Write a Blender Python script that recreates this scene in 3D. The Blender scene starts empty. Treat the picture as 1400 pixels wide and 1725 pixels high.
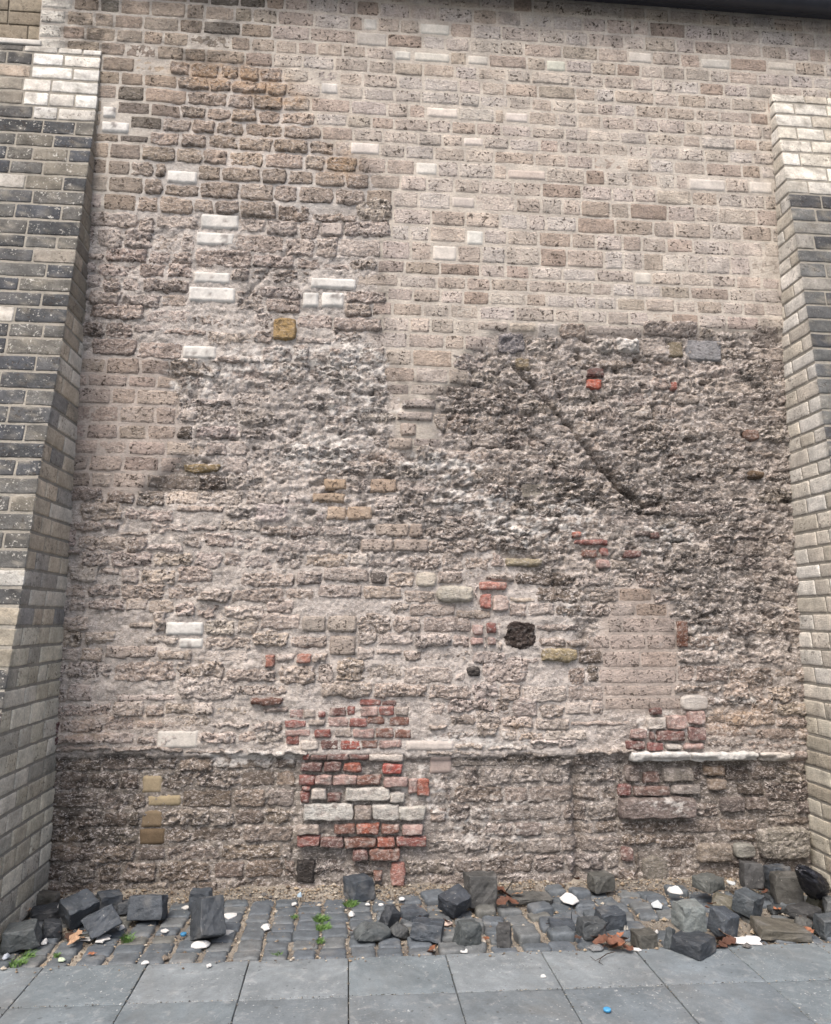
import bpy, bmesh, math, random
import numpy as np
from mathutils import Vector, Matrix, Euler

random.seed(7)
RNG = np.random.default_rng(11)
scn = bpy.context.scene
COL = scn.collection

# ------------------------------------------------------------------ camera
FPX, CX, CY = 1310.0, 700.0, 862.5            # focal length and centre in photo pixels (1400 x 1725)
CAM_H, CAM_D = 1.70, 5.15                     # eye height, distance to the wall plane y = 0
pit_, yaw_, rol_ = math.radians(7.9), math.radians(4.93), math.radians(0.35)
FW = np.array([math.sin(yaw_)*math.cos(pit_), math.cos(yaw_)*math.cos(pit_), math.sin(pit_)])
_rt = np.array([math.cos(yaw_), -math.sin(yaw_), 0.0]); _up = np.cross(_rt, FW)
RT = _rt*math.cos(rol_) + _up*math.sin(rol_); UP = _up*math.cos(rol_) - _rt*math.sin(rol_)
CP = np.array([0.0, -CAM_D, CAM_H])
cd = bpy.data.cameras.new('camera'); cam = bpy.data.objects.new('camera', cd); COL.objects.link(cam)
cd.sensor_fit = 'HORIZONTAL'; cd.sensor_width = 36.0; cd.lens = FPX/1400.0*36.0
cd.clip_start = 0.05; cd.clip_end = 500.0
M = Matrix(((RT[0], UP[0], -FW[0], CP[0]), (RT[1], UP[1], -FW[1], CP[1]), (RT[2], UP[2], -FW[2], CP[2]), (0, 0, 0, 1)))
cam.matrix_world = M
scn.camera = cam

# ------------------------------------------------------------------ light
world = bpy.data.worlds.new('World'); scn.world = world; world.use_nodes = True
wn = world.node_tree.nodes; wl = world.node_tree.links
bg = wn['Background']; sky = wn.new('ShaderNodeTexSky'); sky.sky_type = 'NISHITA'; sky.sun_disc = False
SUN_EL, SUN_AZ = math.radians(56), math.radians(207)     # azimuth clockwise from +y (wall normal points to -y)
sky.sun_elevation = SUN_EL; sky.sun_rotation = SUN_AZ
sky.air_density = 1.0; sky.dust_density = 6.0; sky.ozone_density = 0.6
wl.new(sky.outputs[0], bg.inputs['Color']); bg.inputs['Strength'].default_value = 0.12
sd = bpy.data.lights.new('sun', 'SUN'); sun = bpy.data.objects.new('sun', sd); COL.objects.link(sun)
sd.energy = 1.2; sd.angle = math.radians(35); sd.color = (1.0, 0.965, 0.92)
sdir = Vector((math.sin(SUN_AZ)*math.cos(SUN_EL), math.cos(SUN_AZ)*math.cos(SUN_EL), math.sin(SUN_EL)))
sun.rotation_euler = sdir.to_track_quat('Z', 'Y').to_euler(); sun.location = sdir*30
scn.view_settings.view_transform = 'Standard'; scn.view_settings.look = 'None'
scn.view_settings.gamma = 1.0; scn.view_settings.use_curve_mapping = False
scn.view_settings.exposure = 1.15

# ------------------------------------------------------------------ photo pixel -> place
def ray(px, py): return FW*FPX + RT*(px-CX) - UP*(py-CY)
def WP(px, py, y=0.0):
    d = ray(px, py); t = (y-CP[1])/d[1]; q = CP+d*t; return q[0], q[2]
def GP(px, py, z=0.0):
    d = ray(px, py); t = (z-CP[2])/d[2]; q = CP+d*t; return q[0], q[1]
def XP(px, py, x):
    d = ray(px, py); t = (x-CP[0])/d[0]; q = CP+d*t; return q[1], q[2]
def PR(V):
    v = np.asarray(V)-CP; f = v@FW
    return CX+FPX*(v@RT)/f, CY-FPX*(v@UP)/f

# ------------------------------------------------------------------ noise
def _hash(ix, iy, seed):
    h = (ix.astype(np.int64)*374761393 + iy.astype(np.int64)*668265263 + seed*974634777) & 0xffffffff
    h = ((h ^ (h >> 13))*1274126177) & 0xffffffff
    h = ((h ^ (h >> 16))*2246822519) & 0xffffffff
    return (h ^ (h >> 15)) & 0xffffffff
def gn(x, y, seed=0):
    x = np.asarray(x, float); y = np.asarray(y, float)
    ix = np.floor(x); iy = np.floor(y); fx = x-ix; fy = y-iy
    u = fx*fx*fx*(fx*(fx*6-15)+10); v = fy*fy*fy*(fy*(fy*6-15)+10)
    def g(dx, dy):
        a = _hash(ix+dx, iy+dy, seed)*(2*math.pi/4294967296.0)
        return np.cos(a)*(fx-dx)+np.sin(a)*(fy-dy)
    a = g(0, 0)*(1-u)+g(1, 0)*u; b = g(0, 1)*(1-u)+g(1, 1)*u
    return (a*(1-v)+b*v)*1.5
def fbm(x, y, octv=4, seed=0, gain=0.5):
    s = 0; a = 1.0; t = 0
    for i in range(octv):
        s = s+a*gn(x, y, seed+i*17); t += a; a *= gain; x = x*2.03+3.1; y = y*2.03+7.7
    return s/t*1.4
def ridged(x, y, octv=4, seed=0, gain=0.55):
    s = 0; a = 1.0; t = 0
    for i in range(octv):
        s = s+a*(1-2.2*np.abs(gn(x, y, seed+i*13))); t += a; a *= gain; x = x*2.07+5.3; y = y*2.07+1.9
    return s/t
def sst(a, b, x):
    t = np.clip((x-a)/(b-a), 0, 1); return t*t*(3-2*t)
def lin(r, g, b):
    return tuple((c/255/12.92 if c <= 10 else ((c/255+0.055)/1.055)**2.4) for c in (r, g, b))
def C(r, g, b, k=0.72, sat=.80):              # a tone seen in the photograph -> base colour
    c = np.array(lin(r, g, b))*k; m = c@np.array((.3, .59, .11)); return m+(c-m)*sat

# ------------------------------------------------------------------ objects
def tag(o, label=None, cat=None, group=None, kind=None):
    if label: o['label'] = label
    if cat: o['category'] = cat
    if group: o['group'] = group
    if kind: o['kind'] = kind
    return o
def empty(name, loc):
    o = bpy.data.objects.new(name, None); COL.objects.link(o); o.location = loc; o.empty_display_size = 0.1
    return o
WORLD_LOC = {}
def make(name, V, F, mat, parent=None, col=None, speck=None, smooth=True, origin=None):
    """V (n,3) in world coordinates, F list of tuples or (m,4) array; one mesh object."""
    V = np.asarray(V, float)
    c = np.array(origin if origin is not None else (V.min(0)+V.max(0))/2)
    me = bpy.data.meshes.new(name)
    L = V-c
    if isinstance(F, np.ndarray):
        k = F.shape[1]; nf = len(F)
        me.vertices.add(len(L)); me.vertices.foreach_set('co', L.astype(np.float32).ravel())
        me.loops.add(nf*k); me.loops.foreach_set('vertex_index', F.astype(np.int32).ravel())
        me.polygons.add(nf); me.polygons.foreach_set('loop_start', np.arange(0, nf*k, k, dtype=np.int32))
        me.update(calc_edges=True)
    else:
        me.from_pydata(L.tolist(), [], F)
    n = len(L)
    if col is not None:
        a = me.color_attributes.new('Col', 'FLOAT_COLOR', 'POINT')
        cc = np.ones((n, 4), np.float32)
        col = np.asarray(col)
        if col.ndim == 1: cc[:, :len(col)] = col
        else: cc[:, :col.shape[1]] = col
        a.data.foreach_set('color', cc.ravel())
    if speck is not None:
        a = me.attributes.new('Speck', 'FLOAT', 'POINT')
        s = np.broadcast_to(np.asarray(speck, np.float32), (n,)).copy(); a.data.foreach_set('value', s)
    me.polygons.foreach_set('use_smooth', np.full(len(me.polygons), smooth, dtype=bool))
    me.materials.append(mat); me.update()
    o = bpy.data.objects.new(name, me); COL.objects.link(o)
    if parent is not None:
        o.parent = parent; pl = WORLD_LOC.get(parent.name, np.array(parent.location)); o.location = c-pl
    else: o.location = c
    WORLD_LOC[o.name] = c
    return o
class Bag:                                    # many small pieces joined into one mesh
    def __init__(s): s.V = []; s.F = []; s.C = []; s.S = []; s.n = 0
    def add(s, V, F, col, speck=0.0):
        V = np.asarray(V, float); n = len(V)
        col = np.asarray(col, float)
        if col.ndim == 1: col = np.broadcast_to(np.append(col, [1.0]*(4-len(col))), (n, 4))
        s.V.append(V); s.F.append(np.asarray(F)+s.n); s.C.append(col); s.S.append(np.broadcast_to(speck, (n,))); s.n += n
    def build(s, name, mat, parent=None, smooth=True):
        return make(name, np.vstack(s.V), np.vstack(s.F), mat, parent, np.vstack(s.C), np.concatenate(s.S), smooth)

# ------------------------------------------------------------------ materials
def newmat(name):
    m = bpy.data.materials.new(name); m.use_nodes = True
    nt = m.node_tree; b = nt.nodes['Principled BSDF']; return m, nt, b
def nd(nt, t, **kw):
    n = nt.nodes.new(t)
    for k, v in kw.items():
        if k.startswith('i_'): n.inputs[int(k[2:])].default_value = v
        else: setattr(n, k, v)
    return n
def math_(nt, op, a, b=None, c=None, clamp=False):
    n = nt.nodes.new('ShaderNodeMath'); n.operation = op; n.use_clamp = clamp
    for i, v in enumerate((a, b, c)):
        if v is None: continue
        if isinstance(v, (int, float)): n.inputs[i].default_value = v
        else: nt.links.new(v, n.inputs[i])
    return n.outputs[0]
def mixc(nt, fac, a, b, mode='MIX'):
    n = nt.nodes.new('ShaderNodeMix'); n.data_type = 'RGBA'; n.blend_type = mode
    for i, v in ((0, fac), (6, a), (7, b)):
        if isinstance(v, (int, float)): n.inputs[i].default_value = v
        elif isinstance(v, tuple): n.inputs[i].default_value = v if len(v) == 4 else v+(1,)
        else: nt.links.new(v, n.inputs[i])
    return n.outputs[2]
def noise_(nt, vec, scale, detail=5, rough=0.6, dist=0.0):
    n = nt.nodes.new('ShaderNodeTexNoise'); n.inputs['Scale'].default_value = scale
    n.inputs['Detail'].default_value = detail; n.inputs['Roughness'].default_value = rough; n.inputs['Distortion'].default_value = dist
    nt.links.new(vec, n.inputs['Vector']); return n.outputs['Fac']
def ramp(nt, v, lo, hi, a=0.0, b=1.0):
    n = nt.nodes.new('ShaderNodeMapRange'); n.clamp = True
    nt.links.new(v, n.inputs[0]); n.inputs[1].default_value = lo; n.inputs[2].default_value = hi
    n.inputs[3].default_value = a; n.inputs[4].default_value = b; return n.outputs[0]
def bump(nt, h, strength, dist, b):
    n = nt.nodes.new('ShaderNodeBump'); n.inputs['Strength'].default_value = strength; n.inputs['Distance'].default_value = dist
    nt.links.new(h, n.inputs['Height']); nt.links.new(n.outputs[0], b.inputs['Normal'])

def stone_material(name, var=0.35, pits=True, specks=False, bstr=0.6, rough=0.95, tool=False, mottle=False):
    m, nt, b = newmat(name)
    pos = nd(nt, 'ShaderNodeNewGeometry').outputs['Position']
    at = nd(nt, 'ShaderNodeAttribute', attribute_name='Col')
    n1 = noise_(nt, pos, 10, 6, 0.62); n2 = noise_(nt, pos, 62, 5, 0.7)
    f = math_(nt, 'MULTIPLY', ramp(nt, n1, 0.3, 0.7, 1-var*0.8, 1+var*0.8), ramp(nt, n2, 0.25, 0.75, 1-var, 1+var))
    vm = nd(nt, 'ShaderNodeVectorMath', operation='SCALE'); nt.links.new(at.outputs['Color'], vm.inputs[0]); nt.links.new(f, vm.inputs['Scale'])
    c = vm.outputs[0]
    n3 = noise_(nt, pos, 5.0, 3, 0.5)
    c = mixc(nt, ramp(nt, n3, 0.35, 0.7, 0.0, 0.22), c, mixc(nt, 1.0, c, (1.05, 0.97, 0.89), 'MULTIPLY'))
    h = n2
    if mottle:                                                    # decayed tuff: pale grains and dark slag, plus highlights and crevice shade painted in
        sp = nd(nt, 'ShaderNodeAttribute', attribute_name='Speck')
        mp = nd(nt, 'ShaderNodeMapping'); mp.inputs['Scale'].default_value = (1.0, 1.0, 1.7); nt.links.new(pos, mp.inputs['Vector'])
        m1 = noise_(nt, mp.outputs[0], 40, 4, 0.66, 1.0); m2 = noise_(nt, mp.outputs[0], 33, 4, 0.68, 1.2)
        c = mixc(nt, math_(nt, 'MULTIPLY', ramp(nt, m1, 0.52, 0.60, 0, 0.80), sp.outputs['Fac'], clamp=True), c, (0.62, 0.57, 0.54))
        c = mixc(nt, math_(nt, 'MULTIPLY', ramp(nt, m2, 0.53, 0.61, 0, 0.72), sp.outputs['Fac'], clamp=True), c, (0.062, 0.050, 0.042))
        h = math_(nt, 'ADD', math_(nt, 'MULTIPLY', n2, 0.7), math_(nt, 'SUBTRACT', math_(nt, 'MULTIPLY', m1, 1.6), math_(nt, 'MULTIPLY', m2, 1.6)))
    if pits:
        pn = noise_(nt, pos, 58, 2.5, 0.55, 0.4); pn2 = noise_(nt, pos, 19, 2, 0.5, 0.2)
        msk = math_(nt, 'ADD', pn, math_(nt, 'MULTIPLY', math_(nt, 'SUBTRACT', pn2, 0.5), 0.55))
        pit = math_(nt, 'MULTIPLY', ramp(nt, msk, 0.605, 0.665), at.outputs['Alpha'], clamp=True)
        c = mixc(nt, math_(nt, 'MULTIPLY', pit, 0.80), c, (0.050, 0.038, 0.030))  # dark colour paints the shade inside the holes that the bump lowers
        h = math_(nt, 'SUBTRACT', math_(nt, 'MULTIPLY', h, 0.6), math_(nt, 'MULTIPLY', pit, 0.9))
    if specks:
        sp = nd(nt, 'ShaderNodeAttribute', attribute_name='Speck')
        sn = noise_(nt, pos, 64, 3, 0.6); sn2 = noise_(nt, pos, 14, 3, 0.6)
        s = ramp(nt, math_(nt, 'ADD', sn, math_(nt, 'MULTIPLY', math_(nt, 'SUBTRACT', sn2, 0.5), 0.5)), 0.60, 0.72)
        c = mixc(nt, math_(nt, 'MULTIPLY', s, sp.outputs['Fac'], clamp=True), c, (0.40, 0.39, 0.36))
    if tool:
        mp = nd(nt, 'ShaderNodeMapping'); mp.inputs['Rotation'].default_value = (0.5, 0.9, 0.3); nt.links.new(pos, mp.inputs['Vector'])
        wv = nd(nt, 'ShaderNodeTexWave'); wv.inputs['Scale'].default_value = 26; wv.inputs['Distortion'].default_value = 9
        wv.inputs['Detail'].default_value = 2; nt.links.new(mp.outputs[0], wv.inputs['Vector'])
        h = math_(nt, 'ADD', h, math_(nt, 'MULTIPLY', wv.outputs['Fac'], tool))
    nt.links.new(c, b.inputs['Base Color']); b.inputs['Roughness'].default_value = rough
    b.inputs['Specular IOR Level'].default_value = 0.25
    bump(nt, h, bstr, 0.012, b)
    return m
M_TUFF = stone_material('weathered tuff', 0.26, mottle=True, bstr=1.0)
M_MORTAR = stone_material('lime mortar', 0.20, pits=False, bstr=0.45, mottle=True)
M_BRICK = stone_material('old red brick', 0.32, bstr=0.7, mottle=True)
M_PALE = stone_material('cut pale limestone', 0.17, pits=False, bstr=0.25, tool=.10)
M_QUOIN = stone_material('tooled quoin stone', 0.30, specks=True, bstr=0.6, tool=.09)

def basalt_material():
    m, nt, b = newmat('blue grey basalt')
    pos = nd(nt, 'ShaderNodeNewGeometry').outputs['Position']
    at = nd(nt, 'ShaderNodeAttribute', attribute_name='Col')
    n1 = noise_(nt, pos, 16, 6, 0.65); n2 = noise_(nt, pos, 75, 4, 0.7); n3 = noise_(nt, pos, 7, 3, 0.5)
    f = math_(nt, 'MULTIPLY', ramp(nt, n1, 0.3, 0.7, 0.70, 1.35), ramp(nt, n2, 0.25, 0.75, 0.78, 1.25))
    vm = nd(nt, 'ShaderNodeVectorMath', operation='SCALE'); nt.links.new(at.outputs['Color'], vm.inputs[0]); nt.links.new(f, vm.inputs['Scale'])
    c = mixc(nt, ramp(nt, n3, 0.56, 0.74, 0.0, 0.55), vm.outputs[0], (0.175, 0.172, 0.165))
    s = noise_(nt, pos, 95, 1, 0.5)
    c = mixc(nt, ramp(nt, s, 0.74, 0.78, 0, 0.5), c, (0.42, 0.41, 0.38))
    nt.links.new(c, b.inputs['Base Color']); b.inputs['Roughness'].default_value = 0.62; b.inputs['Specular IOR Level'].default_value = 0.4
    bump(nt, math_(nt, 'ADD', n1, math_(nt, 'MULTIPLY', n2, 0.5)), 0.55, 0.012, b)
    return m
M_BASALT = basalt_material()
def slab_material():
    m, nt, b = newmat('grey paving stone')
    pos = nd(nt, 'ShaderNodeNewGeometry').outputs['Position']
    at = nd(nt, 'ShaderNodeAttribute', attribute_name='Col')
    n1 = noise_(nt, pos, 3.2, 7, 0.66); n2 = noise_(nt, pos, 120, 4, 0.7); n3 = noise_(nt, pos, 26, 5, 0.7)
    f = math_(nt, 'MULTIPLY', math_(nt, 'MULTIPLY', ramp(nt, n1, 0.3, 0.7, 0.72, 1.24), ramp(nt, n2, 0.3, 0.7, 0.88, 1.12)), ramp(nt, n3, 0.3, 0.7, 0.86, 1.14))
    vm = nd(nt, 'ShaderNodeVectorMath', operation='SCALE'); nt.links.new(at.outputs['Color'], vm.inputs[0]); nt.links.new(f, vm.inputs['Scale'])
    c = vm.outputs[0]
    st = noise_(nt, pos, 55, 2, 0.5); st2 = noise_(nt, pos, 2.5, 3, 0.6)
    k = math_(nt, 'MULTIPLY', ramp(nt, st, 0.665, 0.71), ramp(nt, st2, 0.46, 0.60))
    c = mixc(nt, math_(nt, 'MULTIPLY', k, 0.6), c, (0.50, 0.51, 0.51))
    vn = noise_(nt, pos, 5.5, 4, 0.5, 0.6)                        # pale veins of the stone
    v = math_(nt, 'MULTIPLY', ramp(nt, math_(nt, 'ABSOLUTE', math_(nt, 'SUBTRACT', vn, 0.5)), 0.0, 0.006, 1, 0), ramp(nt, st2, 0.45, 0.62))
    c = mixc(nt, math_(nt, 'MULTIPLY', v, 0.30), c, (0.42, 0.42, 0.41))
    dn = noise_(nt, pos, 1.6, 5, 0.68, 0.8); c = mixc(nt, ramp(nt, dn, 0.50, 0.72, 0, 0.42), c, (0.13, 0.125, 0.115))
    ln_ = noise_(nt, pos, 13, 5, 0.7, 0.5); c = mixc(nt, ramp(nt, ln_, 0.56, 0.70, 0, 0.30), c, (0.40, 0.40, 0.39))
    dk = noise_(nt, pos, 34, 1, 0.5)
    c = mixc(nt, ramp(nt, dk, 0.70, 0.75, 0, 0.55), c, (0.05, 0.05, 0.05))
    nt.links.new(c, b.inputs['Base Color']); b.inputs['Roughness'].default_value = 0.7; b.inputs['Specular IOR Level'].default_value = 0.3
    bump(nt, math_(nt, 'ADD', n2, n3), 0.18, 0.006, b)
    return m
M_SLAB = slab_material()
def simple_material(name, rough=0.8, spec=0.3, var=0.25, scale=40, bs=0.3, bd=0.006, trans=0.0, attr=True, colour=None):
    m, nt, b = newmat(name)
    pos = nd(nt, 'ShaderNodeNewGeometry').outputs['Position']
    n1 = noise_(nt, pos, scale, 5, 0.65)
    f = ramp(nt, n1, 0.28, 0.72, 1-var, 1+var)
    vm = nd(nt, 'ShaderNodeVectorMath', operation='SCALE'); nt.links.new(f, vm.inputs['Scale'])
    if attr:
        at = nd(nt, 'ShaderNodeAttribute', attribute_name='Col'); nt.links.new(at.outputs['Color'], vm.inputs[0])
    else: vm.inputs[0].default_value = colour
    nt.links.new(vm.outputs[0], b.inputs['Base Color']); b.inputs['Roughness'].default_value = rough
    b.inputs['Specular IOR Level'].default_value = spec; b.inputs['Transmission Weight'].default_value = trans
    if bs: bump(nt, n1, bs, bd, b)
    return m
M_SAND = simple_material('sandy grit', 0.95, 0.1, 0.5, 150, 0.8, 0.01)
M_LEAF = simple_material('dry leaf', 0.7, 0.3, 0.35, 60, 0.2)
M_GRASS = simple_material('green weed', 0.6, 0.3, 0.3, 80, 0.0)
M_PAPER = simple_material('white scrap', 0.7, 0.3, 0.10, 90, 0.25, 0.004)
M_PLASTIC = simple_material('glossy plastic', 0.25, 0.5, 0.08, 20, 0.0)
M_CLEAR = simple_material('clear plastic', 0.15, 0.5, 0.04, 20, 0.0, trans=0.6)
M_BAG = simple_material('black film', 0.22, 0.6, 0.2, 60, 0.5, 0.01)
M_EAVE = simple_material('dark painted metal', 0.5, 0.4, 0.15, 12, 0.1)

# ------------------------------------------------------------------ rounded box pieces
def rbox(hx, hy, hz, r, n=(2, 2, 2)):
    """rounded box centred on 0: verts, quads; n inner divisions per axis."""
    def lines(h, k):
        rr = min(r, h*0.45); return np.concatenate(([-h, -h+rr*0.35], np.linspace(-h+rr, h-rr, k+1), [h-rr*0.35, h]))
    ax = [lines(h, k) for h, k in zip((hx, hy, hz), n)]
    N = [len(a) for a in ax]; idx = {}; V = []; F = []
    def vid(i, j, k):
        t = (i, j, k)
        if t not in idx:
            idx[t] = len(V); V.append((ax[0][i], ax[1][j], ax[2][k]))
        return idx[t]
    for d in range(3):
        a, b = [(1, 2), (2, 0), (0, 1)][d]
        for side in (0, N[d]-1):
            for i in range(N[a]-1):
                for j in range(N[b]-1):
                    q = []
                    for (p, s) in ((i, j), (i+1, j), (i+1, j+1), (i, j+1)):
                        t = [0, 0, 0]; t[d] = side; t[a] = p; t[b] = s; q.append(vid(*t))
                    F.append(q if side else q[::-1])
    V = np.array(V); H = np.array((hx, hy, hz)); rr = np.minimum(r, H*0.45)
    core = np.clip(V, -H+rr, H-rr); dlt = (V-core)/rr
    ln = np.maximum(np.linalg.norm(dlt, axis=1), 1e-9); mx = np.abs(dlt).max(1)
    V = core+dlt/ln[:, None]*np.maximum(mx, 1e-9)[:, None]*rr
    return V, np.array(F)

# ================================================================== THE WALL
XL, XR = -1.785, 3.105                        # inner faces of the two buttresses
GX0, GX1, GZ0, GZ1, GS = -3.2, 4.4, -0.2, 6.8, 0.02
gx = np.arange(GX0, GX1, GS); gz = np.arange(GZ0, GZ1, GS)
GXX, GZZ = np.meshgrid(gx, gz)
def inpoly(x, z, poly):
    x = np.asarray(x); z = np.asarray(z); c = np.zeros(x.shape, bool); n = len(poly)
    for i in range(n):
        x1, z1 = poly[i]; x2, z2 = poly[(i+1) % n]
        if z1 == z2: continue
        k = ((z1 > z) != (z2 > z)) & (x < (x2-x1)*(z-z1)/(z2-z1)+x1); c ^= k
    return c
# zone: outline in photo pixels, erosion, set-back, tones, mortar tone
TAN = [(196, 183, 170), (199, 187, 176), (192, 178, 164), (203, 192, 182), (194, 183, 173), (200, 186, 173), (190, 173, 159)]
ZONES = [
 ('upper_left', [(-400, -300), (465, -300), (465, 105), (312, 105), (288, 150), (262, 220), (228, 330), (200, 358), (-400, 358)], .16, 0.0,
  [(178, 163, 146), (168, 151, 133), (186, 172, 156), (158, 144, 129), (174, 158, 143), (126, 118, 108), (184, 168, 149)], (194, 187, 177)),
 ('smooth', [(465, -300), (1900, -300), (1900, 560), (830, 560), (785, 605), (785, 652), (738, 655), (738, 745), (690, 762), (668, 745), (658, 650), (655, 590), (637, 560), (637, 300), (600, 262), (540, 235), (500, 170), (465, 105)], .12, 0.0, TAN, (198, 189, 177)),
 ('pillow', [(312, 105), (465, 105), (500, 170), (540, 235), (600, 262), (637, 300), (637, 352), (200, 358), (228, 330), (262, 220), (288, 150)], .50, .012,
  [(178, 161, 147), (170, 154, 140), (184, 168, 154), (162, 147, 134), (186, 168, 151)], (197, 191, 185)),
 ('left_smooth', [(-100, 592), (268, 600), (300, 700), (312, 765), (235, 832), (-100, 845)], .22, .012,
  [(178, 161, 149), (170, 153, 141), (186, 170, 158), (163, 147, 136)], (180, 169, 160)),
 ('upper_eroded', [(-100, 352), (637, 352), (637, 560), (655, 590), (640, 605), (300, 620), (-100, 600)], .82, .020,
  [(190, 174, 163), (184, 167, 156), (197, 182, 172), (177, 161, 150), (193, 179, 170)], (194, 186, 179)),
 ('flat_patch', [(1042, 985), (1102, 985), (1130, 1015), (1142, 1060), (1150, 1195), (1012, 1195), (1010, 1100), (1026, 1012)], .10, .022,
  [(182, 166, 155), (176, 159, 147), (187, 172, 161)], (184, 171, 161)),
 ('right_heavy', [(830, 560), (1900, 560), (1900, 1108), (1150, 1110), (1142, 1060), (1102, 985), (1042, 985), (1010, 1100), (960, 1020), (930, 960), (880, 935), (800, 900), (740, 800), (738, 655), (785, 605)], 1.0, .036,
  [(184, 170, 159), (174, 160, 149), (195, 182, 172), (166, 152, 142), (188, 174, 162)], (180, 169, 160)),
 ('centre_heavy', [(300, 600), (655, 590), (738, 655), (740, 800), (800, 900), (700, 960), (470, 955), (420, 850), (312, 765)], .95, .030,
  [(194, 182, 174), (182, 169, 161), (198, 187, 180), (174, 161, 153), (192, 179, 169)], (188, 179, 172)),
 ('lower_left', [(-200, 830), (420, 840), (520, 955), (500, 1277), (-200, 1277)], .82, .022,
  [(198, 183, 173), (191, 175, 164), (204, 190, 180), (184, 168, 157), (199, 183, 168)], (192, 183, 175)),
 ('lower_centre', [(480, 940), (800, 900), (960, 1020), (1012, 1195), (1012, 1277), (480, 1277)], .80, .022,
  [(192, 178, 168), (186, 171, 160), (199, 186, 177), (179, 164, 153), (193, 176, 161)], (194, 185, 178)),
 ('lower_right', [(1000, 1108), (1900, 1108), (1900, 1277), (1000, 1277)], .84, .028,
  [(176, 158, 144), (166, 149, 137), (184, 165, 148), (158, 143, 133)], (178, 168, 160)),
 ('base_left', [(-300, 1277), (505, 1277), (505, 1700), (-300, 1700)], .84, .055,
  [(138, 124, 111), (124, 112, 101), (150, 134, 119), (130, 116, 103), (146, 134, 124)], (150, 141, 131)),
 ('base_centre', [(505, 1277), (1040, 1277), (1040, 1700), (505, 1700)], .86, .055,
  [(152, 142, 134), (146, 135, 126), (160, 150, 142), (138, 126, 117), (156, 143, 133)], (156, 148, 141)),
 ('base_right', [(1040, 1277), (1900, 1277), (1900, 1700), (1040, 1700)], .84, .062,
  [(128, 116, 106), (120, 107, 97), (140, 128, 118), (110, 99, 91), (136, 121, 108)], (138, 129, 120)),
]
ZPOLY = [[WP(*p) for p in z[1]] for z in ZONES]
zone_id = np.full(GXX.shape, len(ZONES)-1)
jx = 0.05*fbm(GXX*4, GZZ*4, 3, 5); jz = 0.03*fbm(GXX*4, GZZ*4, 3, 9)
for i in range(len(ZONES)-1, -1, -1):
    k = 1.0 if ZONES[i][0] not in ('base_left', 'base_centre', 'base_right') else 0.0
    zone_id[inpoly(GXX+jx*k*.6, GZZ+jz*k*.6, ZPOLY[i])] = i
def box_blur(a, n):
    for ax in (0, 1):
        p = [(0, 0)]*a.ndim; p[ax] = (n+1, n)
        c = np.cumsum(np.pad(a, p, mode='edge'), axis=ax)
        s1 = [slice(None)]*a.ndim; s2 = [slice(None)]*a.ndim
        s1[ax] = slice(2*n+1, None); s2[ax] = slice(0, -(2*n+1))
        a = (c[tuple(s1)]-c[tuple(s2)])/(2*n+1)
    return a
E_G = box_blur(box_blur(np.array([z[2] for z in ZONES])[zone_id].astype(float), 1), 1)
OFF_G = box_blur(np.array([z[3] for z in ZONES])[zone_id].astype(float), 2)
row_b = np.array([z[3] for z in ZONES])[zone_id].astype(float); zl_ = WP(740, 1277)[1]; nb = np.abs(GZZ-zl_) < .07; OFF_G[nb] = row_b[nb]
E_ = np.array([z[2] for z in ZONES])[zone_id]
MC_G = box_blur(np.array([C(*z[5]) for z in ZONES])[zone_id], 1)
def samp(G, x, z):
    fx = np.clip((np.asarray(x)-GX0)/GS, 0, len(gx)-1.001); fz = np.clip((np.asarray(z)-GZ0)/GS, 0, len(gz)-1.001)
    i = fx.astype(int); j = fz.astype(int); a = fx-i; b = fz-j
    if G.ndim == 3: a = a[..., None]; b = b[..., None]
    return (G[j, i]*(1-a)+G[j, i+1]*a)*(1-b)+(G[j+1, i]*(1-a)+G[j+1, i+1]*a)*b
def zone_at(x, z):
    i = int(np.clip((x-GX0)/GS+.5, 0, len(gx)-1)); j = int(np.clip((z-GZ0)/GS+.5, 0, len(gz)-1)); return int(zone_id[j, i])

# soot crust and old lime wash, plus shade painted under the ledge and along crevices; centres and radii in photo pixels
SOOT_SHADE = [(640, 500, 22, 110, .45), (610, 640, 130, 40, .5), (560, 690, 90, 40, .5), (840, 690, 110, 60, .6), (900, 840, 190, 45, .75), (820, 905, 120, 30, .6),
        (1210, 960, 130, 150, .85), (1110, 770, 170, 70, .6), (1270, 640, 60, 60, .6), (140, 1400, 110, 90, .85), (330, 1330, 140, 40, .4), (1210, 1320, 150, 45, .6),
        (515, 1472, 26, 26, 1.5), (900, 1282, 180, 9, .8), (200, 1282, 130, 12, .8), (150, 60, 70, 60, .75), (360, 40, 90, 40, .5), (330, 95, 60, 20, .6), (180, 560, 50, 30, .6),
        (1090, 845, 60, 20, .7), (450, 470, 60, 60, .4), (300, 230, 60, 80, .35), (600, 300, 40, 50, .45), (540, 900, 60, 20, .6), (660, 790, 60, 18, .7), (1300, 1440, 60, 40, .5), (560, 1440, 60, 30, .4)]
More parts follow.
